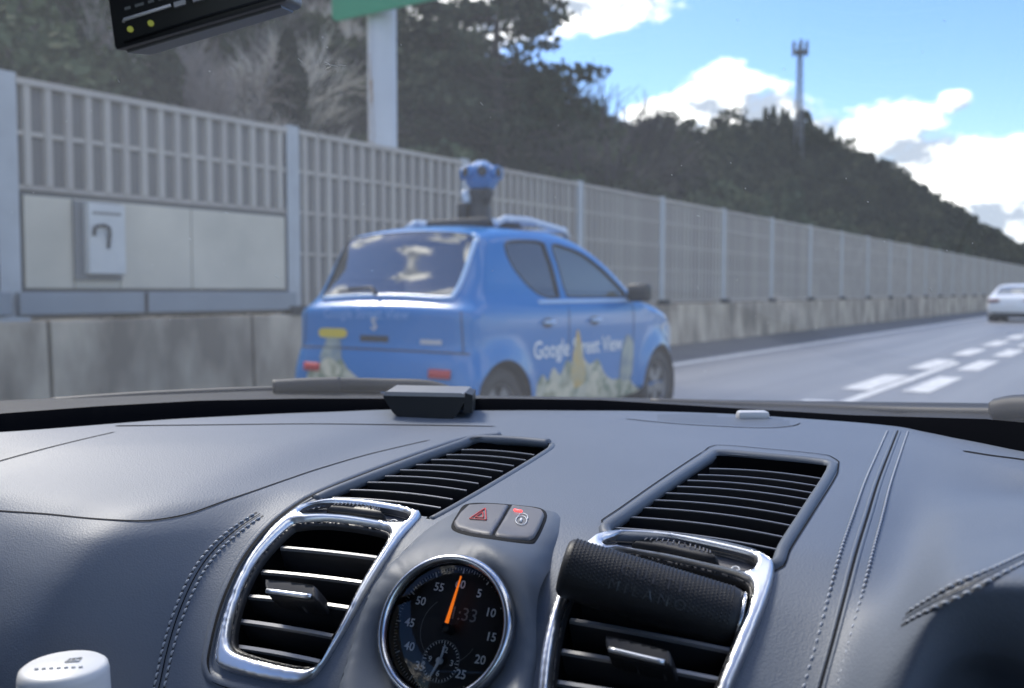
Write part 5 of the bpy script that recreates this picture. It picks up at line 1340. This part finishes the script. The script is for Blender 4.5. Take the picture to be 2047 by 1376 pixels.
# small device on the dash
dv = empty('radar_detector', 'small black box with silver top standing at the back of the dash', 'device')
p, n = hit(850, 836); db = (p - CAM) @ DB; da = (p - CAM) @ DA; dz = p[2] - CAM[2]
sc = float((p - CAM) @ CF) / FPX
wv = CR * sc
def dvp(px, py, back=0): return p + CR * (px - 850) * sc + ZZ * (836 - py) * sc + _Fh * back
def loft(rows, m, nm, parent, capb=True):
    k = len(rows[0]); V = [v for r in rows for v in r]; F = [(r * k + i, r * k + (i + 1) % k, (r + 1) * k + (i + 1) % k, (r + 1) * k + i) for r in range(len(rows) - 1) for i in range(k)]
    if capb: F += [tuple(range(k - 1, -1, -1)), tuple((len(rows) - 1) * k + i for i in range(k))]
    o = mesh_obj(nm, V, F, m, parent, True); return shade_auto(o, 30)
loft([[dvp(800, 837), dvp(905, 837), dvp(912, 836, .05), dvp(806, 836, .05)], [dvp(786, 826), dvp(915, 829), dvp(922, 827, .055), dvp(790, 824, .055)], [dvp(768, 798), dvp(930, 800), dvp(940, 800, .06), dvp(775, 797, .06)], [dvp(766, 791), dvp(931, 794), dvp(942, 793, .06), dvp(774, 789, .06)]], M['gadget'], 'case', dv)
loft([[dvp(767, 791.5), dvp(930, 794.5), dvp(940, 793, .058), dvp(775, 789, .058)], [dvp(769, 785), dvp(926, 788), dvp(936, 786, .058), dvp(777, 783, .058)], [dvp(773, 783), dvp(922, 786), dvp(932, 784, .055), dvp(781, 781, .055)]], mat('device_top', (.28, .28, .285), .35), 'top_cover', dv)
loft([[dvp(926, 826), dvp(944, 826), dvp(947, 826, .04), dvp(930, 826, .04)], [dvp(930, 786), dvp(945, 790), dvp(948, 788, .04), dvp(935, 784, .04)]], M['gadget'], 'side_cap', dv)
# leather diffuser clipped on the right vent
df = empty('air_freshener', 'black pebbled leather cylinder clipped to the vent, embossed lettering', 'air freshener')
def surf_depth(px, py): return float((hit(px, py)[0] - CAM) @ CF)
A0 = pdep(1122, 1131, surf_depth(1122, 1131) - .030); A1 = pdep(1476, 1241, max(surf_depth(1476, 1241) - .022, surf_depth(1122, 1131) - .030 - .022))
ax = A1 - A0; LEN = np.linalg.norm(ax); ax /= LEN; vw = CAM - (A0 + A1) / 2; vw -= ax * (vw @ ax); vw /= np.linalg.norm(vw); sd = np.cross(vw, ax)
sd = sd if sd[2] > 0 else -sd
RC = 61 / FPX * float(((A0 + A1) / 2 - CAM) @ CF)
nseg = 40; prof = [(0.0, .0), (.0012, .85), (.003, .96), (.006, 1.0)] + [(.006 + (LEN - .012) * i / 20, 1.0) for i in range(1, 20)] + [(LEN - .006, 1.0), (LEN - .003, .97), (LEN, .90)]
V = []
for x, k in prof:
    for j in range(nseg):
        a = 2 * math.pi * j / nseg; V.append(A0 + ax * x + RC * k * (math.cos(a) * sd + math.sin(a) * vw * .92))
np_ = len(prof); F = [(i * nseg + j, i * nseg + (j + 1) % nseg, (i + 1) * nseg + (j + 1) % nseg, (i + 1) * nseg + j) for i in range(np_ - 1) for j in range(nseg)] + [tuple(range(nseg - 1, -1, -1)), tuple((np_ - 1) * nseg + j for j in range(nseg))]
# raised pebbles
cyl = mesh_obj('leather_cover', V, F, M['pebble'], df, True)
mb = MB(); pit = .0021
for i in range(int((LEN - .008) / pit)):
    for j in range(int(math.pi * .95 * RC / pit)):
        a = -.28 + (j + .5 * (i % 2)) * pit / RC
        if a > 1.75: continue
        c0 = A0 + ax * (.005 + i * pit) + RC * 1.0 * (math.cos(a + .05) * sd + math.sin(a + .05) * vw * .92); nn = math.cos(a) * sd + math.sin(a) * vw; tt_ = np.cross(nn, ax); r0 = pit * .36
        mb.add([c0 + ax * r0, c0 + tt_ * r0, c0 - ax * r0, c0 - tt_ * r0, c0 + nn * pit * .22], [(0, 1, 4), (1, 2, 4), (2, 3, 4), (3, 0, 4)])
o = mb.build('pebble_grain', M['pebble'], df, True); o['kind'] = 'stuff'
MB().tube([A1 + RC * .9 * (math.cos(a) * sd + math.sin(a) * vw * .92) for a in np.linspace(0, 6.4, 40)], .0009, 6).build('end_ring', M['bezel'], df, True)
def cyl_text(s, x, ang, size, m):
    V2, F = text_mesh(s, size, .0); out = []
    for u, v in V2:
        a = ang - v / RC; out.append(A0 + ax * (x + u) + (RC + .0008) * (math.cos(a) * sd + math.sin(a) * vw * .92))
    return mesh_obj('lettering', out, F, m, df, False)
cyl_text('C U L T I', LEN * .50, 1.12, .0088, M['emboss']); cyl_text('M I L A N O', LEN * .50, 1.66, .0082, M['emboss'])
MB().tube([(A0 + A1) / 2 - vw * RC * .8, (A0 + A1) / 2 - vw * (RC + .03)], .005, 8).build('clip', M['black'], df)
# bottle with white cap
bt = empty('bottle', 'white capped bottle standing at the lower left corner', 'bottle')
cb_ = pdep(127, 1327, .50); rcp = 86 / FPX * .50
Mb = Matrix.Translation(Vector(cb_))
o = MB().lathe([(0.0001, 0.0), (rcp * .86, -.0003), (rcp * .95, -.0018), (rcp * .985, -.005), (rcp * 1.03, -.034), (rcp * 1.03, -.036), (rcp * .98, -.0365)], 56, Mb).build('cap', M['cap'], bt, True)
MB().lathe([(rcp * .9, -.036), (rcp * .92, -.045), (rcp * 1.15, -.06), (rcp * 1.25, -.075), (rcp * 1.25, -.19), (rcp * 1.1, -.198), (0.0001, -.198)], 48, Mb).build('bottle_body', mat('bottle_plastic', (.55, .56, .56), .3), bt, True)
mk = MB()
u1, u2 = CR, _Fh
def cp(x, y): return cb_ + u1 * x * rcp + u2 * y * rcp + ZZ * .0003
for q in ([(.02, .05), (.30, .12), (.28, .32), (.02, .26)], [(.10, .12), (.20, .14), (.19, .24), (.10, .22)]):
    mk.tube([cp(*t) for t in q + q[:1]], .0005, 5)
for k in range(7): mk.tube([cp(-.5 + .16 * k, -.35 + .02 * k), cp(-.42 + .16 * k, -.33 + .02 * k)], .0006, 5)
mk.build('cap_emboss', mat('cap_mark', (.58, .58, .57), .5), bt, True)
MB().lathe([(rcp * 1.3, -.205), (rcp * 1.42, -.205), (rcp * 1.42, -.13), (rcp * 1.3, -.13), (rcp * 1.3, -.2), (0.0001, -.2)], 40, Mb).build('cup_holder', M['black'], dash, True)
MB().tube([cb_ - ZZ * .19 + DB * rcp * 1.3, cb_ - ZZ * .19 + DB * .1], .012, 8).build('cup_holder_arm', M['black'], dash)
